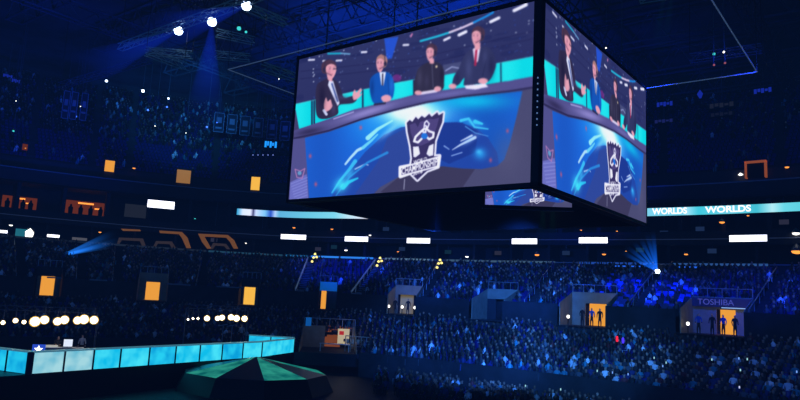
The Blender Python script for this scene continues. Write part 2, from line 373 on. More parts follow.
# little lamps in the suites
lamp_b = MB(); lamp_b.lathe([(.05, .45), (.08, .4), (.3, .16), (.34, .0)], 10); lamp_me = lamp_b.mesh('shade', MSTEEL)
lens_b = MB(); lens_b.lathe([(.1, -.17), (.25, -.12), (.3, .0)], 10)
LENS = {}
def lamp(x, y, off, m, label, s=1.0, group='small lamps in the suites'):
    p = at_off(x, y, off)
    t = empty('suite_lamp', p); tag(t, label, 'lamp', group); s *= .72; t.scale = (s, s, s)
    o = bpy.data.objects.new('shade', lamp_me); COL.objects.link(o); o.parent = t
    if m.name not in LENS: LENS[m.name] = lens_b.mesh('bulb', m)
    o = bpy.data.objects.new('bulb', LENS[m.name]); COL.objects.link(o); o.parent = t
MWH = emat('white bulb', (255, 250, 240), 2.5)
where = 'the suites'
for x, y, m, s, lb in [(11, 225, MWH, 1.1, 'white round lamp high at the far left suites'), (100, 232, MORANGE, 1, 'orange lamp left of the lounge frames'), (246, 243, MWH, .7, 'small white lamp right of the lounge frames'), (195, 218.5, MLAMPT, .7, 'small greenish lamp under the high white panel'),
                    (294, 227.5, MORANGE, 1.1, 'orange lamp above the first white panel'), (332, 229, MORANGE, 1.0, 'orange lamp between the first two white panels'), (370, 235, MWH, .9, 'white lamp just above the second white panel'),
                    (346, 250, MWH, 1.2, 'white lamp below the second white panel'), (398, 251.5, MORANGE, .8, 'warm lamp below the third white panel'), (467, 256.5, MWH, 1.2, 'white lamp left of the cube corner on the sill'),
                    (537, 254.5, MORANGE, 1.5, 'orange lamp under the corner of the cube'), (604, 254, MORANGE, 1.2, 'orange lamp under the right face of the cube'), (626, 251, MORANGE, .5, 'tiny orange lamp left of the projector beam'),
                    (686, 254, MORANGE, 1.1, 'orange lamp right of the projector beam'), (722, 222, MORANGE, 1.4, 'tall orange lamp above the longest white panel'), (748, 215.5, MORANGE, .7, 'small orange lamp just under the lettered ribbon'),
                    (796, 233, MWH, 1.8, 'square white lamp near the right edge'), (797, 251, MORANGE, 2.6, 'bright warm lamp at the right edge'), (720, 277, MWH, .9, 'white lamp on the wall above the sign entrance'),
                    (617, 231, MORANGE, .6, 'tiny warm lamp under the cube bottom edge'), (581, 230, MORANGE, .6, 'tiny orange lamp under the right cube face'), (432, 223.5, MWH, .5, 'tiny white lamp in the dark under the cube'),
                    (440, 228, MLAMPB, .6, 'tiny blue lamp in the dark under the cube'), (561, 268.5, MWH, .9, 'white lamp on the aisle left of the blue strip'), (578, 265, MWH, 1.1, 'white lamp beside the blue strip under the cube'),
                    (604, 275, MORANGE, .8, 'cream lamp at the rear rows left of the projector'), (616, 275, MWH, .9, 'white lamp at the rear rows left of the projector')]:
    lamp(x, y, -.9 if y < 262 else -3.0, m, lb, s)
# stair lights on the aisles
for gi, (gx, gy) in enumerate([(315, 255), (380, 259), (440, 261)]):
    for q, (dx, dy) in enumerate([(0, 0), (-1.5, 3.5), (1.5, 3), (-3, 7.5)]):
        p = at_off(gx + dx, gy + dy, -3.5 - q)
        b = MB(); b.lathe([(.1, 0), (.2, .1), (.12, .28), (.05, .32)], 8); o = b.build('step_light', MYELL, None, p)
        tag(o, ['yellow step light at the head of the first aisle left of the cube', 'yellow step light at the head of the second aisle', 'yellow step light at the head of the third aisle below the cube'][gi], 'light', 'step lights')

# lounge frames (orange lit bulkheads)
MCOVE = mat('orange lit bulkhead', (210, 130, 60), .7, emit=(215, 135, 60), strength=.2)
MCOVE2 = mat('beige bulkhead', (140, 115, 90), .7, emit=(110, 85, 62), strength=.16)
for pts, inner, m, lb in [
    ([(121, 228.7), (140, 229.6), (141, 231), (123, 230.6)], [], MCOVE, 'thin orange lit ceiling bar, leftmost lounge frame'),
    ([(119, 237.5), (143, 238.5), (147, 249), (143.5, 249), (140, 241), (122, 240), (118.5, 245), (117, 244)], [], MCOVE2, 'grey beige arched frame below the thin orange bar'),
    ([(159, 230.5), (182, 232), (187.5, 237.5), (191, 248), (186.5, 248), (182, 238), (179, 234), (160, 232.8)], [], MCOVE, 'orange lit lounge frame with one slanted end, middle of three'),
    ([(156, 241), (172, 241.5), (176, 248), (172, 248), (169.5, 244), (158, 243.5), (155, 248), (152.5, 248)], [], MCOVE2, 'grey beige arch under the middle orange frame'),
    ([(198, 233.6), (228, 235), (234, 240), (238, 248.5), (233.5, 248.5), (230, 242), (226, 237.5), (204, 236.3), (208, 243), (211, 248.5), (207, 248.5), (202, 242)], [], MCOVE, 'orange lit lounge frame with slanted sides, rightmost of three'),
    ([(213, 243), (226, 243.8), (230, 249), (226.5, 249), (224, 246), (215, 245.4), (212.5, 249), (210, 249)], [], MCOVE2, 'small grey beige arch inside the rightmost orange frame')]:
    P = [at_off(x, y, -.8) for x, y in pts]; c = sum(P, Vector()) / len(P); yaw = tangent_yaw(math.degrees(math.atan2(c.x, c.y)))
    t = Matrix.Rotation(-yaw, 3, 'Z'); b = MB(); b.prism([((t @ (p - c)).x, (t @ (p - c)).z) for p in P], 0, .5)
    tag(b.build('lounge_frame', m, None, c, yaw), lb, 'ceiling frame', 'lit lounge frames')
# orange walled suites at the left
for x0, x1, y0, y1, lb in [(1, 36, 195, 207, 'orange lit suite wall at the far left'), (63, 108, 200, 213, 'orange lit suite wall, second from the left edge'), (124, 146, 203, 216, 'dim grey lit suite wall left of the white panel')]:
    P = [at_off(x, y, 4.6) for x, y in ((x0, y1), (x1, y1 + 3), (x1, y0 + 3), (x0, y0))]
    c = (P[0] + P[1]) / 2; d = P[1] - P[0]; w = d.xy.length; h = (P[3] - P[0]).length
    t = empty('suite_wall_panel', c, math.atan2(d.y, d.x)); tag(t, lb, 'wall panel', 'lit suite walls')
    mm = MWARMD if x0 < 120 else emat('dim grey suite', (60, 66, 80), .25)
    nn = mm.node_tree
    b = MB(); b.box(-w/2, w/2, 0, .1, 0, h); b.build('panel', mm, t)
    if x0 < 120:
        b = MB(); b.box(-w*.2, w*.15, -.1, -.02, h*.78, h*.9); b.box(w*.18, w*.28, -.1, -.02, h*.45, h*.55); b.build('wall_light', MORANGE, t)
        b = MB()
        for q in range(4): b.lathe([(.3, 0), (.35, .9), (.16, 1.1), (.15, 1.35), (.02, 1.45)], 8, (-w*.35 + q*w*.22, -1, -.1))
        b.build('seat_silhouette', MBLK2, t)
# teal screen left
P = at_off(25, 233.5, -.7)
t = empty('wall_screen', P, tangent_yaw(az_of(25))); tag(t, 'small teal and white screen at the far left suites', 'screen')
b = MB(); b.box(-1.2, .3, -.1, 0, -.6, .6); b.build('teal_display', emat('teal screen', (40, 130, 150), .6), t)
b = MB(); b.prism([(.1, -.9), (.9, -.9), (1.1, .2), (.6, .8), (0, .3)], -.15, -.1); b.build('white_display', MWH, t)
b = MB(); b.box(-1.3, 1.2, 0, .25, -1, .9); b.build('bezel', MBLACK, t)
# upper deck doorways
for x, y0, y1, w, lb, st in [(109, 160.5, 171.5, 8, 'orange doorway of the upper deck, leftmost bright one', MWARM), (183, 170, 183, 12.5, 'wide pale orange doorway of the upper deck', mat('pale orange corridor', (200, 140, 70), .8, emit=(200, 140, 70), strength=.5)),
                        (255, 177, 190, 8.5, 'brightest yellow doorway of the upper deck nearest the cube', emat('yellow corridor', (255, 190, 70), .95)), (756, 163, 177, 14, 'orange edged doorway of the right upper deck', None), (24.5, 144, 150, 4, 'very dim brown doorway of the upper deck at far left', MWARMD)]:
    P = at_off(x, y1, 2.6); Q = at_off(x, y0, 2.6); h = (Q - P).length; w *= P.length / F_PX
    t = empty('upper_doorway', P, tangent_yaw(az_of(x, y0))); tag(t, lb, 'doorway', 'upper deck doorways')
    b = MB(); b.box(-w/2, w/2, .0, .1, 0, h); b.build('lit_opening', st or MBLK2, t)
    b = MB(); b.box(-w/2-.2, -w/2, -.3, .35, -.1, h+.2); b.box(w/2, w/2+.2, -.3, .35, -.1, h+.2); b.box(-w/2-.2, w/2+.2, -.3, .35, h, h+.25); b.build('frame', MW if st else mat('orange lit frame', (190, 100, 50), .7, emit=(190, 95, 45), strength=.45), t)
    if not st:
        b = MB(); b.lathe([(.1, 0), (.3, .1), (.1, .3)], 8, (-w/2-.7, -.1, .3)); b.build('white_lamp', MWH, t)
for x, y, m, lb in [(134, 168, MORANGE, 'small orange lamp between the upper doorways'), (787, 167, MORANGE, 'warm lamp at the right of the upper deck'), (25.5, 148, MORANGE, 'tiny dim lamp at the far left upper deck')]:
    lamp(x, y, 2.2, m, lb, 1.1 if x != 25.5 else .5, 'upper deck lamps')

# ------------------------------------------------------------------ people
def person_mesh(name, pose, mats):
    bm = bmesh.new(); sk = bm.verts.layers.skin.verify(); V = {}
    def v(n, co, r, par=None):
        q = bm.verts.new(co); q[sk].radius = (r, r * .85) if n in ('chest', 'belly', 'pelvis') else (r, r); V[n] = q
        if par: bm.edges.new((V[par], q))
        return q
    sit = pose != 'stand'; hz = .0 if sit else .92
    v('pelvis', (0, 0, hz + .12), .15)[sk].use_root = True
    v('belly', (0, 0, hz + .32), .14, 'pelvis'); v('chest', (0, -.02, hz + .5), .165, 'belly'); v('neck', (0, 0, hz + .66), .06, 'chest')
    v('jaw', (0, -.03, hz + .75), .085, 'neck'); v('head', (0, -.02, hz + .85), .10, 'jaw'); v('crown', (0, 0, hz + .92), .07, 'head')
    for s in (-1, 1):
        k = str(s)
        v('sh'+k, (s*.2, 0, hz + .57), .065, 'chest')
        if pose == 'raise' and s == 1:
            v('el'+k, (s*.3, -.2, hz + .62), .05, 'sh'+k); v('wr'+k, (s*.22, -.28, hz + .86), .036, 'el'+k); v('ha'+k, (s*.2, -.3, hz + .95), .045, 'wr'+k)
        elif pose == 'stand':
            v('el'+k, (s*.27, .02, hz + .3), .05, 'sh'+k); v('wr'+k, (s*.27, -.08, hz + .06), .036, 'el'+k); v('ha'+k, (s*.26, -.1, hz - .04), .045, 'wr'+k)
        else:
            v('el'+k, (s*.28, -.04, hz + .32), .05, 'sh'+k); v('wr'+k, (s*.17, -.28, hz + .26), .036, 'el'+k); v('ha'+k, (s*.09, -.35, hz + .26), .045, 'wr'+k)
        if sit:
            v('kn'+k, (s*.13, -.45, hz + .1), .08, 'pelvis'); v('an'+k, (s*.12, -.45, hz - .36), .05, 'kn'+k); v('to'+k, (s*.12, -.6, hz - .4), .045, 'an'+k)
        else:
            v('kn'+k, (s*.11, -.02, hz - .42), .075, 'pelvis'); v('an'+k, (s*.11, 0, hz - .86), .05, 'kn'+k); v('to'+k, (s*.12, -.14, hz - .89), .045, 'an'+k)
    me = bpy.data.meshes.new(name + ' rig'); bm.to_mesh(me); bm.free()
    o = bpy.data.objects.new('tmp', me); COL.objects.link(o)
    m = o.modifiers.new('s', 'SKIN'); m.use_smooth_shade = True
    m = o.modifiers.new('d', 'SUBSURF'); m.levels = 1; m.render_levels = 1
    dg = bpy.context.evaluated_depsgraph_get(); out = bpy.data.meshes.new_from_object(o.evaluated_get(dg)); out.name = name
    COL.objects.unlink(o); bpy.data.objects.remove(o)
    out.materials.clear()
    for x in mats: out.materials.append(x)          # 0 clothes, 1 skin, 2 hair, 3 trousers
    for p in out.polygons:
        c = p.center; i = 0
        if c.z > hz + .68: i = 2 if (c.z > hz + .9 or (c.y > 0.0 and c.z > hz + .76)) else 1
        elif sit and c.y < -.27 and c.z > hz + .2: i = 1
        elif pose == 'raise' and c.z > hz + .82 and c.x > .12: i = 1
        elif pose == 'stand' and abs(c.x) > .2 and c.z < hz + .06 and c.z > hz - .15: i = 1
        elif c.z < hz + .17 and (not sit or c.y < -.12 or c.z < .02): i = 3
        p.material_index = i; p.use_smooth = True
    return out
def rand_mat(name, stops, rough=.75):
    m = bpy.data.materials.new(name); m.use_nodes = True; nt = m.node_tree; b = nt.nodes['Principled BSDF']; b.inputs['Roughness'].default_value = rough
    oi = nt.nodes.new('ShaderNodeObjectInfo'); cr = nt.nodes.new('ShaderNodeValToRGB'); cr.color_ramp.interpolation = 'CONSTANT'
    el = cr.color_ramp.elements
    while len(el) < len(stops): el.new(.5)
    for i, (p, c) in enumerate(stops): el[i].position = p; el[i].color = srgb(*c) + (1,)
    nt.links.new(oi.outputs['Random'], cr.inputs['Fac']); nt.links.new(cr.outputs['Color'], b.inputs['Base Color']); return m
MCLOTH = rand_mat('assorted clothing', [(0, (20, 22, 30)), (.4, (40, 44, 56)), (.6, (26, 44, 100)), (.72, (70, 76, 88)), (.8, (200, 205, 215)), (.86, (50, 130, 150)), (.93, (100, 36, 46)), (.96, (240, 240, 245))])
MSK2 = rand_mat('assorted skin', [(0, (160, 118, 100)), (.5, (110, 78, 62)), (.8, (190, 150, 130))])
MSEAT = rand_mat('blue plastic seat', [(0, (12, 18, 60)), (.25, (30, 52, 170)), (.55, (20, 30, 100)), (.7, (60, 100, 250)), (.85, (8, 12, 40))], .35)
crowd_me = [person_mesh('spectator sitting', 'sit', [MCLOTH, MSK2, MHAIR, MDARKSH]), person_mesh('spectator arm up', 'raise', [MCLOTH, MSK2, MHAIR, MDARKSH])]

def lowpoly(n=6):
    vs = []; fs = []
    prof = [(.17, .13, .02, .0), (.16, .12, .3, 0), (.22, .13, .55, 0), (.07, .07, .66, 0), (.085, .1, .76, -.02), (.1, .11, .86, -.02), (.05, .05, .96, 0)]
    for (rx, ry, z, y) in prof:
        for i in range(n): t = 2*PI*i/n; vs.append((rx*math.cos(t), y + ry*math.sin(t), z))
    for j in range(len(prof)-1):
        for i in range(n): fs.append((j*n+i, j*n+(i+1) % n, (j+1)*n+(i+1) % n, (j+1)*n+i))
    k = len(prof)-1; fs.append((k*n, k*n+1, k*n+2, k*n+3)); fs.append((k*n, k*n+3, k*n+4, k*n+5))
    for s in (-1, 1):
        q = len(vs); vs += [(s*.22, 0, .55), (s*.3, -.04, .32), (s*.1, -.33, .28), (s*.2, -.06, .5), (s*.22, -.06, .3)]
        fs += [(q, q+1, q+4, q+3), (q+1, q+2, q+2, q+4)][:1]; fs.append((q+1, q+2, q+4))
        q = len(vs); vs += [(s*.04, 0, .2), (s*.2, 0, .2), (s*.2, -.5, .18), (s*.06, -.5, .18), (s*.2, -.5, -.35), (s*.06, -.5, -.35)]
        fs += [(q, q+1, q+2, q+3), (q+3, q+2, q+4, q+5)]
    cls = np.zeros(len(vs), int); cls[4*n:7*n] = 1; cls[6*n:7*n] = 2
    return np.array(vs), fs, cls
LPV, LPF, LPC = lowpoly()
def stuff_mesh(name, tv, tf, pos, yaw, scale, cols, m):
    n = len(pos); k = len(tv)
    c, s = np.cos(yaw)[:, None], np.sin(yaw)[:, None]
    X = (tv[None, :, 0]*c - tv[None, :, 1]*s) * scale[:, None] + pos[:, 0:1]
    Y = (tv[None, :, 0]*s + tv[None, :, 1]*c) * scale[:, None] + pos[:, 1:2]
    Z = tv[None, :, 2]*scale[:, None] + pos[:, 2:3]
    co = np.stack([X, Y, Z], 2).reshape(-1, 3).astype('f')
    lens = np.array([len(f) for f in tf]); flat = np.concatenate([np.array(f) for f in tf])
    L = len(flat); me = bpy.data.meshes.new(name)
    me.vertices.add(n*k); me.vertices.foreach_set('co', co.ravel())
    idx = (flat[None, :] + (np.arange(n)*k)[:, None]).ravel().astype('i'); me.loops.add(n*L); me.loops.foreach_set('vertex_index', idx)
    st = np.concatenate([[0], np.cumsum(lens)[:-1]]); me.polygons.add(n*len(tf))
    me.polygons.foreach_set('loop_start', (st[None, :] + (np.arange(n)*L)[:, None]).ravel().astype('i'))
    me.update(calc_edges=True); me.validate()
    if cols is not None:
        ca = me.color_attributes.new('Col', 'FLOAT_COLOR', 'POINT')
        ca.data.foreach_set('color', np.concatenate([cols.reshape(-1, 3), np.ones((n*k, 1))], 1).astype('f').ravel())
    me.materials.append(m); o = bpy.data.objects.new(name, me); COL.objects.link(o); return o
MCROWD = bpy.data.materials.new('crowd clothing'); MCROWD.use_nodes = True
_nt = MCROWD.node_tree; _a = _nt.nodes.new('ShaderNodeAttribute'); _a.attribute_name = 'Col'; _nt.links.new(_a.outputs['Color'], _nt.nodes['Principled BSDF'].inputs['Base Color'])
_nt.nodes['Principled BSDF'].inputs['Roughness'].default_value = .7
PAL = np.array([srgb(*c) for c in [(20, 22, 30), (26, 28, 36), (40, 44, 55), (30, 50, 110), (70, 76, 88), (120, 125, 135), (235, 238, 245), (60, 150, 170), (120, 40, 50), (245, 245, 250)]])
PRB = np.array([.28, .24, .16, .09, .07, .045, .04, .035, .02, .02])
SKN = np.array([srgb(*c) for c in [(150, 112, 95), (100, 72, 58), (190, 150, 130)]])
AISLES = [(az_of(x, 295), az_of(x + dx, 262)) for x, dx in ((20, -4), (80, 0), (116, 2), (200, 6), (300, 12), (356, 24), (425, 18), (530, 28), (634, 30), (756, 28))]
def aisle_az(s, off): return s[0] + (s[1] - s[0]) * (off + 22) / 20 if off < 0 else s[1]
def seats_of(zone, az0, az1, skip_aisle=True):
    o0, z0, n, dr, dz = ZONES[zone]; out = []
    for i in range(n):
        off = o0 + (i + .5) * dr; a = az0
        while a < az1:
            R = R0(a) + off; step = math.degrees(.56 / R)
            ok = not in_portal(a, off, .5)
            if skip_aisle and ok:
                for s in ([] if zone == 'lower' else AISLES):
                    if abs(math.radians(a - aisle_az(s, off))) * R < .62: ok = False; break
            if ok: out.append((a, off, z0 + i*dz))
            a += step
    return out
SEATS = {z: seats_of(z, -36, 37) for z in ZONES}
# floor rows at the foot of the right stand
FLOORSEATS = []
for i in range(9):
    off = -38.8 - i * 1.0; a = -1.0
    while a < 36:
        R = R0(a) + off
        if (int(a*10) % 60) > 3: FLOORSEATS.append((a, off, -7.5))
        a += math.degrees(.58 / R)
def occupied(zone, a, off):
    p = project(rp(a, off, 0))[0]
    if zone == 'terrace':
        if 604 < p < 696 and off < -10: return .22
        if 310 < p < 380 and off > -12: return .25
        return .8
    if zone == 'lower': return .93 if p > 300 else .75
    if zone == 'upper': return .12 if off < 11 else (.75 if p < 300 else .3)
    return .95
ppl = {'lower': [], 'terrace': [], 'upper': [], 'floor': []}
empt = {'lower': [], 'terrace': [], 'upper': [], 'floor': []}
for z in ZONES:
    for s in SEATS[z]: (ppl if random.random() < occupied(z, s[0], s[1]) else empt)[z].append(s)
for s in FLOORSEATS: (ppl if random.random() < .95 else empt)['floor'].append(s)
# the 300 spectators that show largest
cand = []
for z in ('floor', 'lower'):
    for s in ppl[z]:
        p = rp(s[0], s[1], s[2] + .9); x, y, d = project(p)
        if 2 < x < 798 and 20 < y < 396 and (x > 296): cand.append((d, z, s))
cand.sort(key=lambda c: c[0]); near = cand[:300]; nearset = set((c[1], c[2]) for c in near)
LABZ = {'floor': ('spectator seated on the arena floor at the foot of the right stand', 'spectators on the floor'), 'lower': ('spectator seated in the packed lower stand', 'spectators in the lower stand')}
for d, z, s in near:
    o = bpy.data.objects.new('person', crowd_me[1 if random.random() < .1 else 0]); COL.objects.link(o)
    o.location = rp(s[0], s[1], s[2] + .42); o.rotation_euler = (0, 0, tyaw(s[0]) + random.uniform(-.4, .4)); k = random.uniform(.92, 1.08); o.scale = (k, k, k)
    tag(o, LABZ[z][0], 'person', LABZ[z][1])
def crowd(name, zone, lst, label, darker=1.0, lift=.42):
    lst = [s for s in lst if (zone, s) not in nearset]
    if not lst: return
    P = np.array([rp(a, o, z + lift) for a, o, z in lst]); n = len(lst)
    yaw = np.array([tyaw(a) for a, o, z in lst]) + rng.uniform(-.5, .5, n)
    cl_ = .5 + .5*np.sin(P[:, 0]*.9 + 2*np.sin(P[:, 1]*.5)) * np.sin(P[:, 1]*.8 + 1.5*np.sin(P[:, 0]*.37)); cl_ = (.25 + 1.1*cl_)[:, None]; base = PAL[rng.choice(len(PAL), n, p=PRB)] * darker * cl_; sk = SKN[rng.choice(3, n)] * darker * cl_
    c = np.zeros((n, len(LPV), 3)); c[:] = base[:, None, :]; c[:, LPC == 1] = sk[:, None, :]; c[:, LPC == 2] = np.array(srgb(40, 30, 26))
    P[:, 0] += rng.uniform(-.1, .1, n); P[:, 2] += rng.uniform(-.06, .1, n)
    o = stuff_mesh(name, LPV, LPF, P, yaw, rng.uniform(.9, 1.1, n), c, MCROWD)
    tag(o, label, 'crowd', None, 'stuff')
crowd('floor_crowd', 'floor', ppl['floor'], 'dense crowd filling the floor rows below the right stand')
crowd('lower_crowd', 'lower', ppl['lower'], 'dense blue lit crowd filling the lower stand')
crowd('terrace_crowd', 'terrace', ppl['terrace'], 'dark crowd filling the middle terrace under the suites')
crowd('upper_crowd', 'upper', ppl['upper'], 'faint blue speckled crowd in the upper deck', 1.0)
# seats
seatV = []; seatF = []
def _sb(x0, x1, y0, y1, z0, z1):
    q = len(seatV); seatV.extend([(x, y, z) for x in (x0, x1) for y in (y0, y1) for z in (z0, z1)])
    seatF.extend([tuple(i+q for i in f) for f in [(0, 1, 3, 2), (4, 6, 7, 5), (0, 4, 5, 1), (2, 3, 7, 6), (1, 5, 7, 3)]])
_sb(-.23, .23, .18, .24, .36, .88); _sb(-.22, .22, -.2, .16, .38, .44)
cand = []
for s in empt['terrace']:
    x, y, d = project(rp(s[0], s[1], s[2]))
    if 598 < x < 698: cand.append((d, s))
cand.sort(); blue = [c[1] for c in cand[:300]]; blueset = set(blue)
t0 = empty('arena_seat', (0, 0, 0)); tag(t0, 'empty blue tip up seat in the terrace right of the wide orange doorway', 'seat', 'empty blue seats')
b = MB(); b.prism([(-.23, .36), (.23, .36), (.24, .8), (.17, .9), (-.17, .9), (-.24, .8)], .17, .23); b.build('backrest', MSEAT, t0)
b = MB(); b.box(-.22, .22, -.22, .16, .38, .44); b.box(-.2, .2, -.26, -.22, .36, .43); b.build('seat_pan', MSEAT, t0)
b = MB(); b.box(-.27, -.24, -.18, .2, 0, .6); b.box(.24, .27, -.18, .2, 0, .6); b.build('side_support', MSEATM, t0)
for i, s in enumerate(blue):
    o = t0 if i == 0 else copy_tree(t0); o.location = rp(*s); o.rotation_euler = (0, 0, tyaw(s[0]))
allseat = [s for s in SEATS['terrace'] if s not in blueset] + SEATS['lower'] + SEATS['upper'] + FLOORSEATS
P = np.array([rp(*s) for s in allseat]); n = len(P)
o = stuff_mesh('seating_rows', np.array(seatV), seatF, P, np.array([tyaw(s[0]) for s in allseat]), np.ones(n), None, mat('navy seats', (22, 32, 110), .5))
tag(o, 'rows of navy tip up seats under the crowd all round the bowl', 'seating', None, 'stuff')

# aisles: pale stair edges with a handrail
for j, (ab, at_) in enumerate(AISLES):
    A0 = rp(ab, -22, ZT0); A1 = rp(at_, -2, ZT0 + 5.3); v = A1 - A0; D_ = v.xy.length; sp = D_ / 20
    t = empty('aisle_stair', A0, math.atan2(v.y, v.x) - PI/2)
    bb = MB()
    for i in range(20): bb.box(-.55, .55, i*sp, i*sp + .14, i*.265, i*.265 + .04); bb.box(-.55, .55, (i+.5)*sp, (i+.98)*sp, i*.265, i*.265 + .13)
    if True:
        bb.build('stair_treads', MLEDGE if j in (4, 5) else MC, t)
        b = MB(); b.bar((-.62, .3, .9), (-.62, D_ - .8, .9 + (D_-1.1)/sp*.265), .05 if j not in (4, 5) else .1)
        for i in range(0, 20, 3): b.bar((-.62, (i+.3)*sp, i*.265), (-.62, (i+.3)*sp, i*.265 + .95), .035)
        b.build('handrail', MRAIL if j not in (4, 5) else MTUBE, t)
        tag(t, ['far left dark aisle stair', 'second dark aisle stair from the left', 'dark aisle stair below the lounge frames', 'dark aisle stair left of the yellow doorway', 'pale aisle stair with handrail left of the blue lintel entrance', 'pale aisle stair right of the blue lintel entrance',
             'aisle stair right of the beige entrance', 'aisle stair under the right face of the cube, left of the wide entrance', 'aisle stair in the empty blue seats', 'aisle stair nearest the right edge'][j], 'stairs', 'aisle stairs')

# people standing at the entrances
stand_me = person_mesh('standing figure', 'stand', [MDARKSH, MSKIN, MHAIR, MDARKSH])
stand_bl = person_mesh('standing figure blue', 'stand', [mat('blue shirt', (40, 90, 190), .8), MSKIN, MHAIR, MDARKSH])
stand_gr = person_mesh('standing figure grey', 'stand', [MGREYSH, MSKIN, MHAIR, MDARKSH])
sit_gr = person_mesh('seated figure grey', 'sit', [MGREYSH, MSKIN, MHAIR, MDARKSH])
sit_dk = person_mesh('seated figure dark', 'sit', [MDARKSH, MSKIN, MHAIR, MDARKSH])
def person(me, loc, rz, label, group=None, s=1.0):
    o = bpy.data.objects.new('person', me); COL.objects.link(o); o.location = loc; o.rotation_euler = (0, 0, rz); o.scale = (s, s, s); tag(o, label, 'person', group); return o
for pi, x, dy, me, lb in [(4, -.9, .9, stand_me, 'person in dark clothes standing left in the beige entrance'), (4, .6, 1.0, stand_me, 'person in dark clothes standing right in the beige entrance'),
                     (6, -.3, 1.0, stand_me, 'dark figure standing left in the wide entrance'), (6, .5, 1.6, stand_bl, 'person in blue standing in the wide entrance'), (6, 1.4, 1.2, stand_me, 'dark figure standing right in the wide entrance'),
                     (7, -1.3, 1.0, stand_bl, 'person in pale blue standing left under the lettered sign'), (7, -.1, .8, stand_me, 'dark figure standing middle under the lettered sign'), (7, .7, 1.4, stand_bl, 'person in blue standing before the orange doorway under the sign'), (7, 1.7, 1.1, stand_me, 'dark figure at the right side wall under the lettered sign')]:
    pa, w, o0, o1, zf = PORTALS[pi]
    loc = rp(pa, o0, zf + .02) + Matrix.Rotation(pyaw(pa), 3, 'Z') @ Vector((x, dy, 0)); person(me, loc, -math.radians(pa) + random.uniform(-.6, .6), lb)
for pi, x, lb in [(4, -1.6, 'white lamp left at the foot of the beige entrance'), (4, 0, 'white lamp between two people in the beige entrance'), (4, 1.5, 'white lamp right in the beige entrance'), (6, -1.6, 'white lamp at the foot of the wide entrance'), (7, -2.1, 'white lamp at the foot of the lettered entrance')]:
    pa, w, o0, o1, zf = PORTALS[pi]
    loc = rp(pa, o0, zf) + Matrix.Rotation(pyaw(pa), 3, 'Z') @ Vector((x, .5, 0))
    t = empty('bollard_lamp', loc); tag(t, lb, 'lamp', 'entrance lamps'); b = MB(); b.lathe([(.12, 0), (.05, .05), (.05, .75)], 8); b.build('post', MBLACK, t)
    b = MB(); b.lathe([(.06, .72), (.15, .8), (.15, .98), (.05, 1.05)], 8); b.build('globe', MWH, t)
# lit phones held in the crowd
i = 0
for c in random.sample(near, 14):
    p = rp(c[2][0], c[2][1], c[2][2] + 1.36); b = MB(); b.box(-.04, .04, -.008, .008, -.08, .08); b.box(-.035, .035, .009, .011, -.07, .07)
    o = b.build('phone', emat('phone glow', random.choice([(120, 170, 255), (160, 220, 230), (200, 210, 255)]), 1.0), None, p + Vector((.18, -.3, 0)), -math.radians(c[2][0])); tag(o, 'small lit phone held up in the lower stand crowd', 'phone', 'lit phones')
    i += 1
for (x, y, m, lb) in [(617, 339.5, MRED, 'small red glow stick in the right crowd'), (623, 341, emat('violet glow', (70, 50, 255), 1.5), 'small violet blue glow stick in the right crowd')]:
    p = at_off(x, y, -28); b = MB(); b.lathe([(.06, -.2), (.11, -.1), (.11, .22), (.05, .3)], 8); tag(b.build('glow_stick', m, None, p), lb, 'glow stick')

# ------------------------------------------------------------------ the picture on the cube's screens
W_, H_ = 1120, 630
ZC = np.array([(57, 183), (783, 2), (770, 562), (30, 612)], float)     # corners of the picture in sketch space
def homog(src, dst):
    A = []; B = []
    for (x, y), (u, v) in zip(src, dst):
        A += [[x, y, 1, 0, 0, 0, -u*x, -u*y], [0, 0, 0, x, y, 1, -v*x, -v*y]]; B += [u, v]
    h = np.linalg.solve(np.array(A), np.array(B)); return np.append(h, 1).reshape(3, 3)
HZ = homog(ZC, [(0, 0), (W_, 0), (W_, H_), (0, H_)])
img = np.zeros((H_, W_, 3)); YY, XX = np.mgrid[0:H_, 0:W_] + .5
Hi = np.linalg.inv(HZ); _d = Hi[2, 0]*XX + Hi[2, 1]*YY + Hi[2, 2]
SX = (Hi[0, 0]*XX + Hi[0, 1]*YY + Hi[0, 2]) / _d; SY = (Hi[1, 0]*XX + Hi[1, 1]*YY + Hi[1, 2]) / _d    # sketch coords of every led
def blend(mask, col):
    m = mask[..., None]; img[:] = img * (1 - m) + np.array(col, float) / 255 * m
def inside(pts):
    P = np.array(pts, float); x0, y0 = P.min(0); x1, y1 = P.max(0)
    m = np.zeros(img.shape[:2]); sel = (SX >= x0) & (SX <= x1) & (SY >= y0) & (SY <= y1)
    if not sel.any(): return m
    x = SX[sel]; y = SY[sel]; ins = np.zeros(len(x), bool)
    for i in range(len(P)):
        ax, ay = P[i]; bx, by = P[(i+1) % len(P)]
        if ay == by: continue
        c = ((ay > y) != (by > y)) & (x < (bx-ax)*(y-ay)/(by-ay)+ax); ins ^= c
    m[sel] = ins; return m
def poly(pts, col, a=1): blend(inside(pts) * a, col)
def smooth_poly(pts, col, a=1, n=8):      # catmull-rom closed outline
    P = [np.array(p, float) for p in pts]; k = len(P); out = []
    for i in range(k):
        p0, p1, p2, p3 = P[i-1], P[i], P[(i+1) % k], P[(i+2) % k]
        for j in range(n):
            t = j / n; out.append(.5*((2*p1)+(-p0+p2)*t+(2*p0-5*p1+4*p2-p3)*t*t+(-p0+3*p1-3*p2+p3)*t**3))
    blend(inside(out) * a, col)
def ell(cx, cy, rx, ry, col, a=1, soft=0, rot=0):
    dx = SX - cx; dy = SY - cy; c, s = math.cos(rot), math.sin(rot); u = (dx*c+dy*s)/rx; v = (-dx*s+dy*c)/ry; r = u*u+v*v
    blend((np.exp(-r*2) if soft else (r < 1)) * a, col)
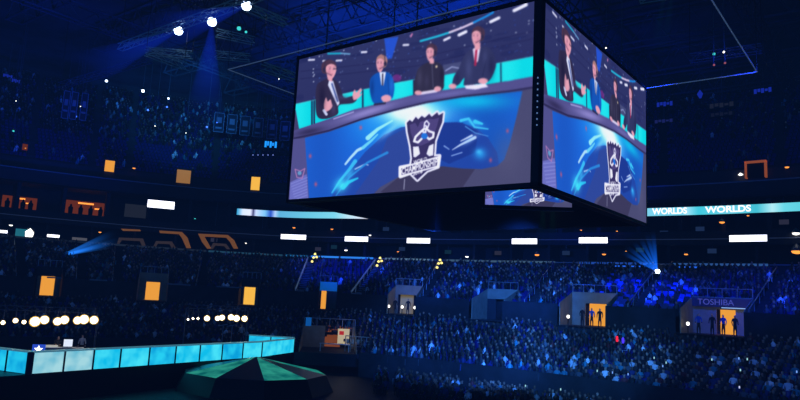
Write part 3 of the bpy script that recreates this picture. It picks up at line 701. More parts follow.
def line(pts, w, col, a=1, w2=None):
    m = np.zeros(img.shape[:2])
    n = len(pts) - 1
    for i, (p, q) in enumerate(zip(pts, pts[1:])):
        px, py = p; qx, qy = q; dx, dy = qx-px, qy-py; L = dx*dx+dy*dy + 1e-9
        t = np.clip(((SX-px)*dx+(SY-py)*dy)/L, 0, 1); d = np.hypot(SX-px-t*dx, SY-py-t*dy)
        ww = w if w2 is None else w + (w2-w)*(i+t)/n
        m = np.maximum(m, np.clip(ww/2 - d + .5, 0, 1))
    blend(m * a, col)
# arena backdrop
img[:] = np.array((44, 50, 98)) / 255
blend(np.clip((SY - 150 + .25*(SX-50)) / 300, 0, 1) * .5, (34, 34, 84))
pr = np.random.default_rng(5)
for _ in range(60):
    x, y = pr.uniform(50, 780), pr.uniform(20, 320); ell(x, y, pr.uniform(10, 40), pr.uniform(3, 10), (28, 34, 84), .5, 0, -.2)
for _ in range(260):
    x, y = pr.uniform(60, 780), pr.uniform(20, 320); c = [(60, 110, 210), (90, 120, 200), (40, 80, 200), (150, 180, 240)][pr.integers(4)]
    ell(x, y, pr.uniform(1, 2.6), pr.uniform(1, 2.2), c, pr.uniform(.4, .9))
for _ in range(26):
    x = pr.uniform(70, 770); y = 230 - .2*(x-50) + pr.uniform(-60, 60); ell(x, y, 2.2, 1.8, (225, 235, 255), .9)
poly([(318, 118), (362, 112), (342, 180), (326, 182)], (30, 90, 225), .8)
line([(430, 126), (480, 112), (530, 96)], 6, (30, 200, 225)); line([(520, 99), (560, 84), (600, 66)], 6, (235, 215, 235)); line([(595, 68), (630, 51), (655, 37)], 6, (20, 150, 230))
line([(145, 165), (185, 164)], 5, (20, 190, 215)); line([(185, 164), (212, 166)], 4, (120, 190, 230))
for x, y, w, h in [(94, 184, 17, 5), (137, 187, 14, 5), (179, 186, 16, 5), (256, 160, 14, 6), (385, 138, 15, 6), (512, 119, 17, 7), (560, 102, 22, 9), (660, 60, 26, 9), (739, 22, 38, 10)]:
    s = .06 + .42*(x > 450); line([(x-w/2, y+w/2*s), (x+w/2, y-w/2*s)], h, (240, 240, 255))
line([(400, 112), (404, 104)], 5, (200, 120, 170)); ell(358, 240, 14, 11, (120, 40, 130), .8)
for y0 in (205, 228): line([(60, y0+15), (420, y0-25), (780, y0-110)], 2, (26, 26, 70), .8)
# teal wall behind the desk
top = [(40, 322), (100, 308), (180, 292), (250, 277), (350, 256), (420, 243), (540, 220), (680, 193), (790, 172)]
poly(top + [(790, 260), (640, 290), (300, 340), (40, 420)], (4, 218, 222))
blend(inside(top + [(790, 260), (640, 290), (300, 340), (40, 420)]) * np.clip(.35*np.sin(SX/26)+.15, 0, 1), (50, 240, 235))
for x, y0, y1 in [(97, 309, 385), (104, 308, 380), (253, 277, 345), (410, 246, 300), (679, 193, 262)]: line([(x, y0), (x+1, y1)], 5 if x != 679 else 4, (26, 40, 84))
line([(40, 322), (250, 277), (540, 220), (790, 172)], 2, (110, 240, 235), .6)
poly([(500, 200), (556, 190), (556, 222), (500, 232)], (70, 76, 120)); line([(508, 218), (528, 206), (548, 210)], 3, (180, 190, 230))
# desk
poly([(40, 300), (40, 640), (800, 640), (800, 260), (780, 236), (700, 250), (560, 272), (410, 293), (230, 337), (60, 402)], (66, 62, 104))
lip = [(45, 425), (75, 419), (150, 402), (250, 367), (350, 339), (450, 315), (560, 297), (700, 282), (800, 266)]
poly([(42, 402), (150, 366), (230, 336), (300, 322), (410, 292), (520, 275), (640, 262), (700, 250), (790, 234)] + lip[::-1], (84, 80, 140))
ell(270, 345, 120, 16, (170, 160, 215), .75, 1, -.3); ell(520, 290, 130, 12, (120, 116, 180), .7, 1, -.15); ell(90, 405, 60, 14, (40, 34, 70), .8, 1, -.2)
line([(165, 366), (225, 345)], 4, (190, 185, 230), .8)
line(lip, 5, (40, 36, 76))
# desk front
front = [(77, 424), (150, 406), (250, 371), (350, 343), (450, 319), (560, 301), (700, 286), (746, 281), (728, 360), (708, 440), (690, 492), (668, 512), (620, 521), (560, 519), (500, 512), (430, 520), (370, 542), (310, 575), (285, 600), (92, 614)]
fm = inside(front); base = np.array((26, 104, 205.))/255
t = np.clip((SX - 90) / 650, 0, 1)
blend(fm, (24, 108, 212)); blend(fm * np.exp(-((SX-130)/70)**2) * .5, (20, 70, 170)); blend(fm * np.exp(-((SX-620)/120)**2) * .6, (14, 70, 165))
def fblend(m, c): blend(m * fm, c)
g = np.exp(-(((SX-400)/150)**2 + ((SY-345)/80)**2)); fblend(g*.8, (20, 160, 240)); g = np.exp(-(((SX-400)/95)**2 + ((SY-345)/44)**2)); fblend(np.clip(g*1.5, 0, 1), (120, 235, 250)); fblend(np.clip(g*g*1.7, 0, 1), (245, 255, 255))
g = np.exp(-(((SX-590)/110)**2 + ((SY-312)/26)**2)); fblend(g * .9, (10, 195, 230))
g = np.exp(-(((SX-300)/70)**2 + ((SY-400)/50)**2)); fblend(g * .5, (30, 170, 240))
def hill(pts, c, a): blend(inside(pts) * fm * a, c)
hill([(150, 620), (200, 545), (262, 468), (320, 415), (372, 392), (430, 384), (480, 378), (545, 376), (600, 392), (640, 425), (668, 470), (676, 520), (300, 640)], (30, 66, 160), .85)
hill([(330, 425), (380, 398), (420, 420), (400, 520), (320, 575), (290, 600), (230, 600), (300, 500)], (46, 70, 150), .8)
hill([(480, 380), (560, 378), (610, 405), (600, 470), (520, 505), (470, 480)], (22, 50, 140), .8)
for P, w, w2, c in [([(162, 592), (185, 556), (215, 520), (232, 496)], 4, 12, (60, 200, 240)), ([(195, 575), (212, 560), (240, 548)], 16, 5, (40, 215, 245)), ([(202, 505), (216, 487), (238, 463), (250, 457)], 6, 9, (200, 240, 255)),
                 ([(255, 455), (282, 432), (300, 414)], 10, 4, (120, 225, 250)), ([(232, 520), (262, 505), (272, 508)], 4, 3, (190, 225, 250)), ([(270, 425), (300, 398), (345, 372)], 14, 5, (170, 245, 250)),
                 ([(175, 600), (215, 545), (270, 500), (330, 470)], 3, 8, (40, 150, 220)), ([(556, 372), (580, 366), (598, 392), (640, 398)], 9, 4, (70, 215, 245)), ([(600, 375), (622, 382)], 12, 6, (60, 225, 245)),
                 ([(530, 462), (556, 446), (600, 424)], 2, 9, (215, 235, 255)), ([(556, 435), (590, 418)], 3, 6, (225, 240, 255)), ([(528, 480), (560, 470)], 3, 3, (160, 200, 250)), ([(505, 450), (520, 460)], 4, 3, (150, 190, 240)),
                 ([(570, 390), (600, 410), (640, 420)], 3, 2, (90, 180, 240))]:
    line(P, w, c, .9, w2)
ell(616, 474, 26, 24, (40, 165, 230), .9, 1); ell(612, 468, 12, 10, (70, 200, 245), .8, 1); ell(190, 568, 34, 26, (70, 235, 250), .85, 1, -.9); ell(215, 535, 30, 14, (60, 200, 245), .7, 1, -.9); ell(340, 400, 60, 12, (150, 225, 255), .6, 1, -.7); ell(596, 380, 40, 14, (60, 200, 245), .6, 1, .3); ell(585, 430, 36, 12, (170, 215, 255), .5, 1, -.6)
for x, y in [(94, 480), (248, 393), (112, 566), (700, 404), (648, 494)]: ell(x, y, 6, 9, (235, 90, 110), .75, 1)
# floor and sides
poly([(30, 430), (77, 424), (92, 614), (30, 620)], (82, 80, 140)); poly([(34, 560), (84, 535), (90, 612), (32, 620)], (120, 125, 200), .8)
for q in range(7): line([(36+q*2, 565+q*8), (86, 545+q*9)], 1.6, (165, 170, 230), .8)
line([(48, 520), (54, 545), (70, 548), (78, 518), (64, 526), (48, 520)], 3, (190, 130, 180), .9); ell(62, 532, 6, 6, (110, 180, 210), .8)
poly([(746, 281), (800, 270), (800, 570), (560, 575), (380, 590), (285, 602), (310, 575), (370, 542), (430, 520), (500, 512), (560, 519), (620, 521), (668, 512), (690, 492), (708, 440), (728, 360)], (74, 74, 110))
poly([(430, 520), (500, 512), (560, 519), (600, 521), (560, 580), (340, 600), (310, 590), (370, 542)], (58, 54, 84))
line([(384, 552), (382, 582)], 3, (170, 170, 200), .8); ell(700, 470, 60, 90, (96, 96, 130), .4, 1)
# presenters
SKI = (232, 168, 178); HAI = (74, 48, 66)
def head(x, y, rx, ry, face_dx, hair=HAI):
    sg = 1 if face_dx > 0 else -1; fx = x + sg*rx*.3
    smooth_poly([(x-rx, y), (x-rx*.85, y-ry*.7), (x, y-ry*1.05), (x+rx*.85, y-ry*.72), (x+rx, y-ry*.1), (x+rx*.6, y+ry*.5), (x-rx*.7, y+ry*.5)], hair)
    smooth_poly([(fx-rx*.62, y-ry*.3), (fx, y-ry*.55), (fx+rx*.62, y-ry*.3), (fx+rx*.66, y+ry*.3), (fx+rx*.25, y+ry*1.0), (fx-rx*.3, y+ry*1.0), (fx-rx*.66, y+ry*.3)], SKI)
    ell(fx-sg*rx*.25, y+ry*.35, rx*.35, ry*.5, (196, 128, 150), .6, 1)
    for q in (-.28, .3): ell(fx+sg*rx*.12+q*rx, y-ry*.02, 2.2, 1.6, (90, 60, 90), .8); line([(fx+sg*rx*.12+(q-.15)*rx, y-ry*.2), (fx+sg*rx*.12+(q+.15)*rx, y-ry*.2)], 1.3, (110, 70, 90), .8)
    line([(fx+sg*rx*.2, y+.02*ry), (fx+sg*rx*.28, y+.3*ry)], 1.5, (205, 135, 150), .8); line([(fx+sg*2-3, y+ry*.6), (fx+sg*2+3, y+ry*.58)], 1.8, (180, 90, 110), .9)
    ex = x - sg*rx*.62; ell(ex, y+ry*.08, 4.5, 7.5, (44, 38, 66)); line([(ex, y), (x-sg*rx*.5, y-ry*.9), (x, y-ry*1.05)], 2, (44, 38, 66)); line([(ex, y+ry*.3), (fx+sg*rx*.1, y+ry*.74)], 1.6, (50, 44, 70))
def shade(x, y, rx, ry, c, a): ell(x, y, rx, ry, c, a, 1)
# 1: dark suit gesturing
smooth_poly([(112, 262), (130, 248), (150, 240), (172, 250), (186, 275), (196, 300), (222, 296), (236, 304), (222, 318), (186, 322), (178, 330), (176, 352), (140, 366), (114, 358), (108, 310)], (46, 38, 66))
poly([(150, 243), (162, 250), (182, 318), (176, 326), (146, 262)], (222, 226, 248)); line([(158, 258), (176, 312)], 5, (70, 90, 150))
head(148, 212, 23, 28, 10); line([(162, 212), (174, 212)], 2.5, (50, 40, 60)); poly([(142, 232), (160, 236), (158, 252), (146, 246)], SKI)
smooth_poly([(222, 292), (228, 276), (234, 284), (246, 272), (250, 278), (244, 290), (252, 288), (240, 302), (226, 308)], SKI)
smooth_poly([(134, 322), (140, 300), (146, 312), (154, 306), (158, 318), (160, 328), (150, 340), (138, 342)], SKI); line([(134, 340), (142, 352)], 8, (215, 220, 245))
# 2: blue suit
smooth_poly([(276, 244), (290, 228), (308, 222), (328, 222), (342, 234), (350, 262), (348, 292), (340, 306), (312, 316), (288, 318), (278, 296), (274, 268)], (14, 84, 178))
poly([(304, 222), (324, 222), (317, 264), (310, 262)], (230, 236, 250)); line([(314, 228), (314, 262)], 4, (40, 36, 60)); head(311, 194, 17, 26, -3, (176, 128, 120))
line([(330, 240), (334, 290)], 2, (10, 60, 140)); smooth_poly([(310, 300), (326, 292), (340, 298), (338, 310), (318, 314)], SKI); line([(290, 322), (322, 318)], 6, (40, 34, 66))
# 3: black shirt
smooth_poly([(424, 212), (444, 196), (466, 190), (488, 194), (502, 214), (504, 250), (496, 278), (440, 284), (414, 292), (410, 262), (416, 236)], (44, 40, 62))
line([(466, 196), (470, 270)], 1.8, (90, 90, 120)); ell(480, 205, 3, 4, (240, 220, 180)); poly([(456, 182), (472, 180), (472, 196), (460, 196)], SKI); head(465, 160, 17, 26, -4)
line([(430, 288), (480, 280)], 9, (225, 215, 235)); ell(424, 286, 11, 7, SKI); ell(484, 274, 11, 8, SKI)
# 4: tall, red tie
smooth_poly([(562, 178), (580, 156), (606, 146), (634, 144), (652, 158), (664, 190), (660, 218), (640, 252), (602, 260), (566, 264), (566, 240), (548, 262), (530, 262), (534, 236), (550, 210)], (46, 50, 92))
poly([(592, 150), (616, 144), (608, 190), (598, 196)], (235, 225, 245)); line([(603, 154), (600, 200)], 7, (176, 34, 74)); poly([(598, 134), (616, 132), (614, 152), (598, 154)], SKI); head(609, 110, 20, 30, -5)
line([(634, 185), (622, 236)], 2, (30, 34, 70)); poly([(566, 264), (632, 258), (640, 268), (600, 276), (572, 274)], (238, 232, 248)); ell(530, 266, 12, 8, SKI); ell(624, 250, 15, 9, SKI)
for x, y, rx, ry, c, a in [(128, 300, 14, 50, (20, 16, 44), .7), (190, 300, 30, 10, (80, 74, 120), .5), (164, 335, 10, 24, (90, 84, 130), .4), (282, 270, 9, 40, (6, 50, 130), .7), (342, 262, 10, 34, (40, 130, 225), .5),
                       (428, 240, 12, 40, (90, 86, 120), .4), (496, 232, 8, 34, (20, 16, 40), .6), (450, 250, 10, 30, (70, 66, 100), .4), (580, 210, 14, 50, (80, 88, 140), .5), (650, 205, 14, 44, (24, 26, 62), .6), (630, 175, 10, 28, (74, 80, 132), .4), (545, 240, 10, 24, (24, 26, 62), .5)]: shade(x, y, rx, ry, c, a)
# emblem on the desk front: trophy with banner
def L(p): return ((380 + .25*p[0] - 280) / .325, (95 + .25*p[1]) / .325)
def LP(ps): return [L(p) for p in ps]
out = [(106, 112), (118, 100), (128, 108), (142, 88), (152, 98), (166, 84), (178, 92), (196, 76), (206, 88), (228, 70), (234, 82), (252, 72), (248, 110), (236, 140), (220, 186), (216, 246), (238, 244), (232, 288), (188, 304), (150, 340), (122, 312), (82, 326), (82, 290), (124, 282), (128, 254), (122, 205), (110, 150)]
line(LP(out + out[:1]), 11, (240, 240, 255)); poly(LP(out), (52, 44, 92))
poly(LP([(118, 120), (140, 112), (150, 130), (160, 108), (176, 104), (196, 96), (214, 98), (236, 92), (226, 130), (206, 180), (196, 190), (160, 205), (136, 190), (122, 150)]), (78, 66, 124))
line(LP([(176, 130), (178, 112), (186, 104), (196, 116), (190, 132)]), 4, (240, 240, 255)); line(LP([(182, 124), (188, 130)]), 5, (240, 240, 255))
line(LP([(176, 136), (160, 150), (142, 168), (136, 186), (152, 190), (166, 176)]), 6.5, (245, 245, 255)); line(LP([(184, 134), (196, 146), (214, 152), (212, 170), (196, 178), (188, 170)]), 6.5, (245, 245, 255))
ell(*L((177, 165)), 10, 9.5, (30, 120, 215)); line(LP([(172, 142), (172, 150), (182, 150), (182, 140)]), 5, (240, 240, 255))
poly(LP([(132, 208), (154, 206), (160, 236), (142, 250), (134, 248)]), (236, 236, 252)); poly(LP([(214, 196), (196, 204), (186, 236), (196, 246), (212, 242)]), (236, 236, 252))
poly(LP([(158, 204), (192, 200), (178, 224), (192, 246), (146, 252), (166, 228)]), (56, 46, 96))
ban = [(82, 292), (236, 248), (230, 286), (84, 324)]; poly(LP(ban), (60, 52, 100)); line(LP(ban + ban[:1]), 5, (245, 245, 255))
def text_tris(body):
    me = text_mesh(body, 1, MBLACK, 'glyphs', 0, off=.03); V = np.array([v.co[:2] for v in me.vertices]); me.calc_loop_triangles()
    T = [tuple(t.vertices) for t in me.loop_triangles]; mn = V.min(0); mx = V.max(0); V = (V - mn) / (mx - mn); return V, T
def draw_text(body, quad, col):      # quad: bl, br, tr, tl in emblem coords
    V, T = text_tris(body); q = [np.array(p, float) for p in quad]
    P = [L(tuple((q[0]*(1-u)+q[1]*u)*(1-v) + (q[3]*(1-u)+q[2]*u)*v)) for u, v in V]; m = np.zeros(img.shape[:2])
    for t in T: m = np.maximum(m, inside([P[i] for i in t]))
    blend(m, col)
draw_text('CHAMPIONSHIP', [(87, 319), (229, 281), (232, 252), (86, 293)], (250, 250, 255))
draw_text('WORLD', [(134, 279), (188, 264), (188, 248), (134, 262)], (250, 250, 255))
draw_text('2016', [(132, 324), (170, 312), (170, 298), (132, 309)], (250, 250, 255))
def blur(a, k):
    g = np.exp(-.5*(np.arange(-6, 7)/k)**2); g /= g.sum()
    p = np.pad(a, ((6, 6), (0, 0), (0, 0)), 'edge'); a = sum(g[i]*p[i:i+a.shape[0]] for i in range(13))
    p = np.pad(a, ((0, 0), (6, 6), (0, 0)), 'edge'); return sum(g[i]*p[:, i:i+a.shape[1]] for i in range(13))
_m = np.clip((SY - 330) / 40, 0, 1)[..., None]; _i1 = blur(img, 1.5); img = blur(img, 2.5) * (1 - _m) + _i1 * _m; img = img * .93 + np.array((80, 92, 170)) / 255 * .07; img = img * (1 + (pr.normal(0, .02, img.shape[:2] + (1,)))); img = np.clip(img + blur(np.clip(img - .55, 0, 1), 6) * .25, 0, 1)
small = img.reshape(H_//2, 2, W_//2, 2, 3).mean((1, 3)); gh, gw = small.shape[:2]
small = small * .95 + np.array((70, 66, 110)) / 255 * .05
lin = np.where(small <= .04045, small/12.92, ((small+.055)/1.055)**2.4)
def picture_mesh():      # one face per led of the wall, x 0..1, z 0..1
    me = bpy.data.meshes.new('led_picture'); nx, ny = gw + 1, gh + 1
    xs, zs = np.meshgrid(np.linspace(0, 1, nx), np.linspace(1, 0, ny)); co = np.stack([xs, np.zeros_like(xs), zs], 2).reshape(-1, 3).astype('f')
    me.vertices.add(nx*ny); me.vertices.foreach_set('co', co.ravel())
    j, i = np.mgrid[0:gh, 0:gw]; a = (j*nx+i); f = np.stack([a, a+nx, a+nx+1, a+1], 2).reshape(-1, 4).astype('i')
    me.loops.add(f.size); me.loops.foreach_set('vertex_index', f.ravel()); me.polygons.add(len(f)); me.polygons.foreach_set('loop_start', np.arange(0, f.size, 4, dtype='i'))
    me.update(calc_edges=True)
    ca = me.color_attributes.new('Col', 'FLOAT_COLOR', 'CORNER'); c = np.repeat(lin.reshape(-1, 3), 4, axis=0)
    ca.data.foreach_set('color', np.concatenate([c, np.ones((len(c), 1))], 1).astype('f').ravel())
    m = bpy.data.materials.new('led wall'); m.use_nodes = True; nt = m.node_tree; nt.nodes.clear()
    o = nt.nodes.new('ShaderNodeOutputMaterial'); e = nt.nodes.new('ShaderNodeEmission'); at = nt.nodes.new('ShaderNodeAttribute'); at.attribute_name = 'Col'
    nt.links.new(at.outputs['Color'], e.inputs['Color']); nt.links.new(e.outputs[0], o.inputs[0]); e.inputs['Strength'].default_value = 1.0
    m.cycles.emission_sampling = 'NONE'; me.materials.append(m); return me
pic = picture_mesh()

# ------------------------------------------------------------------ the hanging cube
CX, CY, YAW = 7.4751, 36.0, .6564
W1, W2, G1, G2, ZTOP, ZBOT = 19.074, 18.1517, .4795, .487, 17.28, 6.742
cube = empty('hanging_video_cube', (CX, CY, CZ + ZBOT), -YAW); tag(cube, 'huge hanging cube of video screens showing four presenters at a desk', 'scoreboard')
# local axes: -x runs along the front face to the left, +y along the right face away
def screen(name, parent, loc, rz, w, h, lb=None):
    o = bpy.data.objects.new(name, pic); COL.objects.link(o); o.parent = parent; o.location = loc; o.rotation_euler = (0, 0, rz); o.scale = (w, 1, h)
    if lb: o['label'] = lb
    return o
HH = ZTOP - ZBOT; SW, SD = W1 + G1 + .3, W2 + G2 + .3
screen('video_screen', cube, (-G1 - W1, 0, 0), 0, W1, HH, 'front video screen, the larger face')
screen('video_screen', cube, (0, G2, 0), PI/2, W2, HH, 'right video screen seen at a slant')
BB = .22
b = MB()
for x0, x1, y0, y1 in [(-SW, -.1, .12, .8), (-.8, -.12, .8, SD), (-SW, -SW+.6, .8, SD), (-SW+.6, -.8, SD-.6, SD)]: b.box(x0, x1, y0, y1, -BB, HH + .3)
b.box(-SW, -.12, .12, SD, HH + .1, HH + .32); b.build('cabinet', MBLK2, cube)
b = MB()
for x0, x1, z0, z1 in [(-SW, -G1-W1, -BB, HH+.3), (-G1, 0, -BB, HH+.3), (-SW, 0, -BB, 0), (-SW, 0, HH, HH+.3)]: b.box(x0, x1, .01, .12, z0, z1)
for y0, y1, z0, z1 in [(0, G2, -BB, HH+.3), (G2+W2, SD, -BB, HH+.3), (0, SD, -BB, 0), (0, SD, HH, HH+.3)]: b.box(-.12, -.01, y0, y1, z0, z1)
b.build('bezel', MBLACK, cube)
b = MB()
for q in range(9): b.cbox((-.14 - .0*q, -.03, 3.2 + q*.34), (.06, .04, .08))
b.build('indicator_light', emat('tiny blue indicator', (120, 160, 230), .5), cube)
for x in (-SW+1.5, -SW/2, -1.5):
    for y in (1.5, SD/2, SD-1.5): b = MB(); b.bar((x, y, HH+.35), (x, y, 38.5 - ZBOT), .06); b.build('hanger', MSTEEL, cube)
# the smaller screen seen under the cube
P1 = at_R(485, 204.5, 46.5); wsm = 5.9; hsm = wsm * HH / W1 * .98
scr = empty('small_video_screen', P1, tangent_yaw(5) * 0 - .12); tag(scr, 'smaller inner video screen showing under the bottom edge of the cube', 'screen')
screen('display', scr, (0, 0, 0), 0, wsm, hsm)
b = MB(); b.box(-.2, wsm+.2, .04, .4, -.25, hsm+.2); b.build('cabinet', MBLACK, scr)
for x in (.8, wsm-.8): b = MB(); b.bar((x, .2, hsm), (x, .2, CZ + ZTOP + .05 - P1.z), .05); b.build('hanger', MSTEEL, scr)
# white projector beside it
# rectangular rigging frame round the cube
ZR = 18.3
Lc, Rc = at_z(228, 69.5, ZR), at_z(757, 72, ZR)
ea = Vector((-math.cos(YAW), math.sin(YAW), 0)); eb = Vector((math.sin(YAW), math.cos(YAW), 0)); d = Lc - Rc
LA, LBB = d.dot(ea), -d.dot(eb)
fr = empty('rigging_frame', Rc, -YAW); tag(fr, 'large thin rectangular rigging frame hung round the top of the cube', 'rigging frame')
# local: -x = ea, -y = -eb
cs = [(0, 0, 0), (-LA, 0, 0), (-LA, -LBB, 0), (0, -LBB, 0)]
for i in range(4):
    b = MB(); b.bar(cs[i], cs[(i+1) % 4], .04, 8); b.build('frame_tube', MTUBE, fr)
for c in cs: b = MB(); b.bar(c, (c[0], c[1], 38.5 - ZR), .02); b.build('hanger', MBLACK, fr)

# ------------------------------------------------------------------ roof trusses
def truss_parts(t, n, w, h, bay, r, m=MSTEEL):
    L_ = n * bay; b = MB()
    for y in (-w/2, w/2): b.bar((0, y, h), (L_, y, h), r)
    b.build('top_chord', m, t)
    b = MB()
    for y in (-w/2, w/2): b.bar((0, y, 0), (L_, y, 0), r)
    b.build('bottom_chord', m, t)
    b = MB()
    for i in range(n):
        for y in (-w/2, w/2):
            b.bar((i*bay, y, 0), ((i+.5)*bay, y, h), r*.6, 4); b.bar(((i+.5)*bay, y, h), ((i+1)*bay, y, 0), r*.6, 4)
        b.bar((i*bay, -w/2, 0), (i*bay, w/2, 0), r*.6, 4); b.bar((i*bay, -w/2, h), ((i+1)*bay, w/2, h), r*.6, 4)
    b.build('lattice', m, t)
tr = empty('roof_truss', (0, 0, 0)); truss_parts(tr, 40, 2, 3.6, 4.5, .16, MROOF)
gname = 'long steel roof trusses'
for i in range(9):
    o = tr if i == 0 else copy_tree(tr); k = 36 + i * 12
    c = eb * k; o.location = c + ea * 95 + Vector((0, 0, CZ + 34.4)); o.rotation_euler = (0, 0, -YAW)
    tag(o, 'long blue lit steel roof truss running over the cube', 'truss', gname)
tr2 = empty('roof_truss', (0, 0, 0)); truss_parts(tr2, 26, 1.2, 2.2, 4.5, .1, MROOF)
for i in range(9):
    o = tr2 if i == 0 else copy_tree(tr2); o.location = ea * (-55 + i * 17) + eb * 20 + Vector((0, 0, CZ + 32)); o.rotation_euler = (0, 0, PI/2 - YAW)
    tag(o, 'lighter steel cross truss under the roof', 'truss', 'cross trusses under the roof')
# catwalk lines seen at the left
def hung_truss(x0, y0, x1, y1, z, label, r=.07, mm=MSTEEL, h=.7):
    p, q = at_z(x0, y0, z), at_z(x1, y1, z); d = q - p; t = empty('lighting_truss', p, math.atan2(d.y, d.x)); n = max(2, int(d.length/2)); truss_parts(t, n, .7, h, d.length/n, r, mm)
    for x in (0, d.length): b = MB(); b.bar((x, 0, h), (x, 0, 38.5 - z), .03); b.build('hanger', MBLACK, t)
    tag(t, label, 'truss', 'lighting trusses'); return t
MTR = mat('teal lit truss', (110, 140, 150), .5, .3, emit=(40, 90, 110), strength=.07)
hung_truss(120, 50, 262, -2, 28, 'lighting truss carrying three bright blue white spotlights', mm=MTR)
hung_truss(146, 54, 192, 58, 26, 'short teal lit truss left of the rigging frame corner', mm=MTR)
hung_truss(146, 55, 184, 69, 24, 'slanting dim truss left of the rigging frame corner', .05, mm=MTR)
hung_truss(216, 36, 254, 44, 27, 'short pale truss above the rigging frame corner', .05, mm=MTR)
hung_truss(262, 70, 296, 81, 22, 'short teal truss just left of the cube', .06, mm=MTR)
hung_truss(246, 10, 286, 26, 30, 'short teal truss right of the topmost spotlight', .08, mm=MTR)
hung_truss(215, 58, 250, 61, 25, 'thin level truss beside the rigging frame corner', .05, mm=MTR)
hung_truss(690, 62, 762, 52, 24, 'dark lighting truss at upper right of the cube', .05)
hung_truss(640, 2, 690, -6, 30, 'teal lit truss at the top right of the cube', .06, mm=MTR)
hung_truss(60, 88, 150, 62, 27, 'dim lighting truss above the left upper deck', .05)

# ------------------------------------------------------------------ lamps and haze beams
def beam_mat(name, rgb, strength, length):
    m = bpy.data.materials.new(name); m.use_nodes = True; nt = m.node_tree; nt.nodes.clear()
    o = nt.nodes.new('ShaderNodeOutputMaterial'); e = nt.nodes.new('ShaderNodeEmission'); tc = nt.nodes.new('ShaderNodeTexCoord'); sx = nt.nodes.new('ShaderNodeSeparateXYZ')
    mr = nt.nodes.new('ShaderNodeMapRange'); mr.inputs['From Min'].default_value = 0; mr.inputs['From Max'].default_value = length; mr.inputs['To Min'].default_value = 1; mr.inputs['To Max'].default_value = 0
    pw = nt.nodes.new('ShaderNodeMath'); pw.operation = 'POWER'; pw.inputs[1].default_value = 2.6
    ml = nt.nodes.new('ShaderNodeMath'); ml.operation = 'MULTIPLY'; ml.inputs[1].default_value = strength
    nt.links.new(tc.outputs['Object'], sx.inputs[0]); nt.links.new(sx.outputs['Z'], mr.inputs['Value']); nt.links.new(mr.outputs[0], pw.inputs[0]); nt.links.new(pw.outputs[0], ml.inputs[0])
    nt.links.new(ml.outputs[0], e.inputs['Strength']); e.inputs['Color'].default_value = srgb(*rgb) + (1,); nt.links.new(e.outputs[0], o.inputs['Volume'])
    m.cycles.volume_step_rate = 1.0
    return m
def spotlight(x, y, z, aims, rgb, label, strength=.3, length=12, r0=.12, r1=.9, lens=MLAMPW, s=1.0, pos=None, hang=True, name='moving_head_light', group='moving head lights'):
    p = pos if pos is not None else at_z(x, y, z)
    t = empty(name, p); tag(t, label, 'stage light', group)
    sg = 1 if hang else -1
    b = MB(); b.box(-.25*s, .25*s, -.2*s, .2*s, sg*.55*s - .08*s, sg*.55*s + .08*s); b.box(-.32*s, -.26*s, -.1*s, .1*s, min(0, sg*.5*s), max(0, sg*.5*s)); b.box(.26*s, .32*s, -.1*s, .1*s, min(0, sg*.5*s), max(0, sg*.5*s)); b.build('yoke', MBLACK, t)
    b = MB(); b.lathe([(.1*s, -.62*s), (.17*s, -.55*s), (.2*s, -.25*s), (.16*s, -.2*s)], 12); hd = b.build('lamp_head', MBLACK, t)
    b = MB(); b.lathe([(.2*s, 0), (.24*s, .06*s), (.1*s, .12*s)], 12)
    hd.rotation_euler = (PI if hang else 0, 0, 0)
    le = MB(); le.lathe([(.05*s, -.24*s), (.2*s, -.18*s), (.27*s, -.02*s), (.27*s, .05*s), (.2*s, .2*s), (.05*s, .24*s)], 12); le.build('lens', lens, t)
    if hang:
        b = MB(); b.bar((0, 0, .5*s), (0, 0, 38.4 + CZ - p.z), .03); b.build('hanger', MSTEEL, t)
    for aim in aims:
        d = (aim - p); Lb = length if length else d.length; d.normalize()
        b = MB(); b.lathe([(r0, .2), (r1, Lb)], 16); o = b.build('light_beam', beam_mat('haze beam', rgb, strength, Lb), t); o.rotation_mode = 'QUATERNION'; o.rotation_quaternion = Vector((0, 0, 1)).rotation_difference(d)
    return t
for x, y, z, ax, ay, lb in [(178.5, 31, 28, 95, 66, 'bright blue white spotlight, lowest of three at upper left'), (212, 22, 28, 205, 110, 'bright blue white spotlight, middle of three at upper left'), (246.5, 6, 28, 190, 24, 'bright blue white spotlight, topmost of three at upper left')]:
    p = at_z(x, y, z); aim = at_R(ax, ay, p.xy.length + (-4)); spotlight(x, y, z, [aim], (20, 60, 255), lb, strength=.2, length=15, r1=2.4, s=1.8)
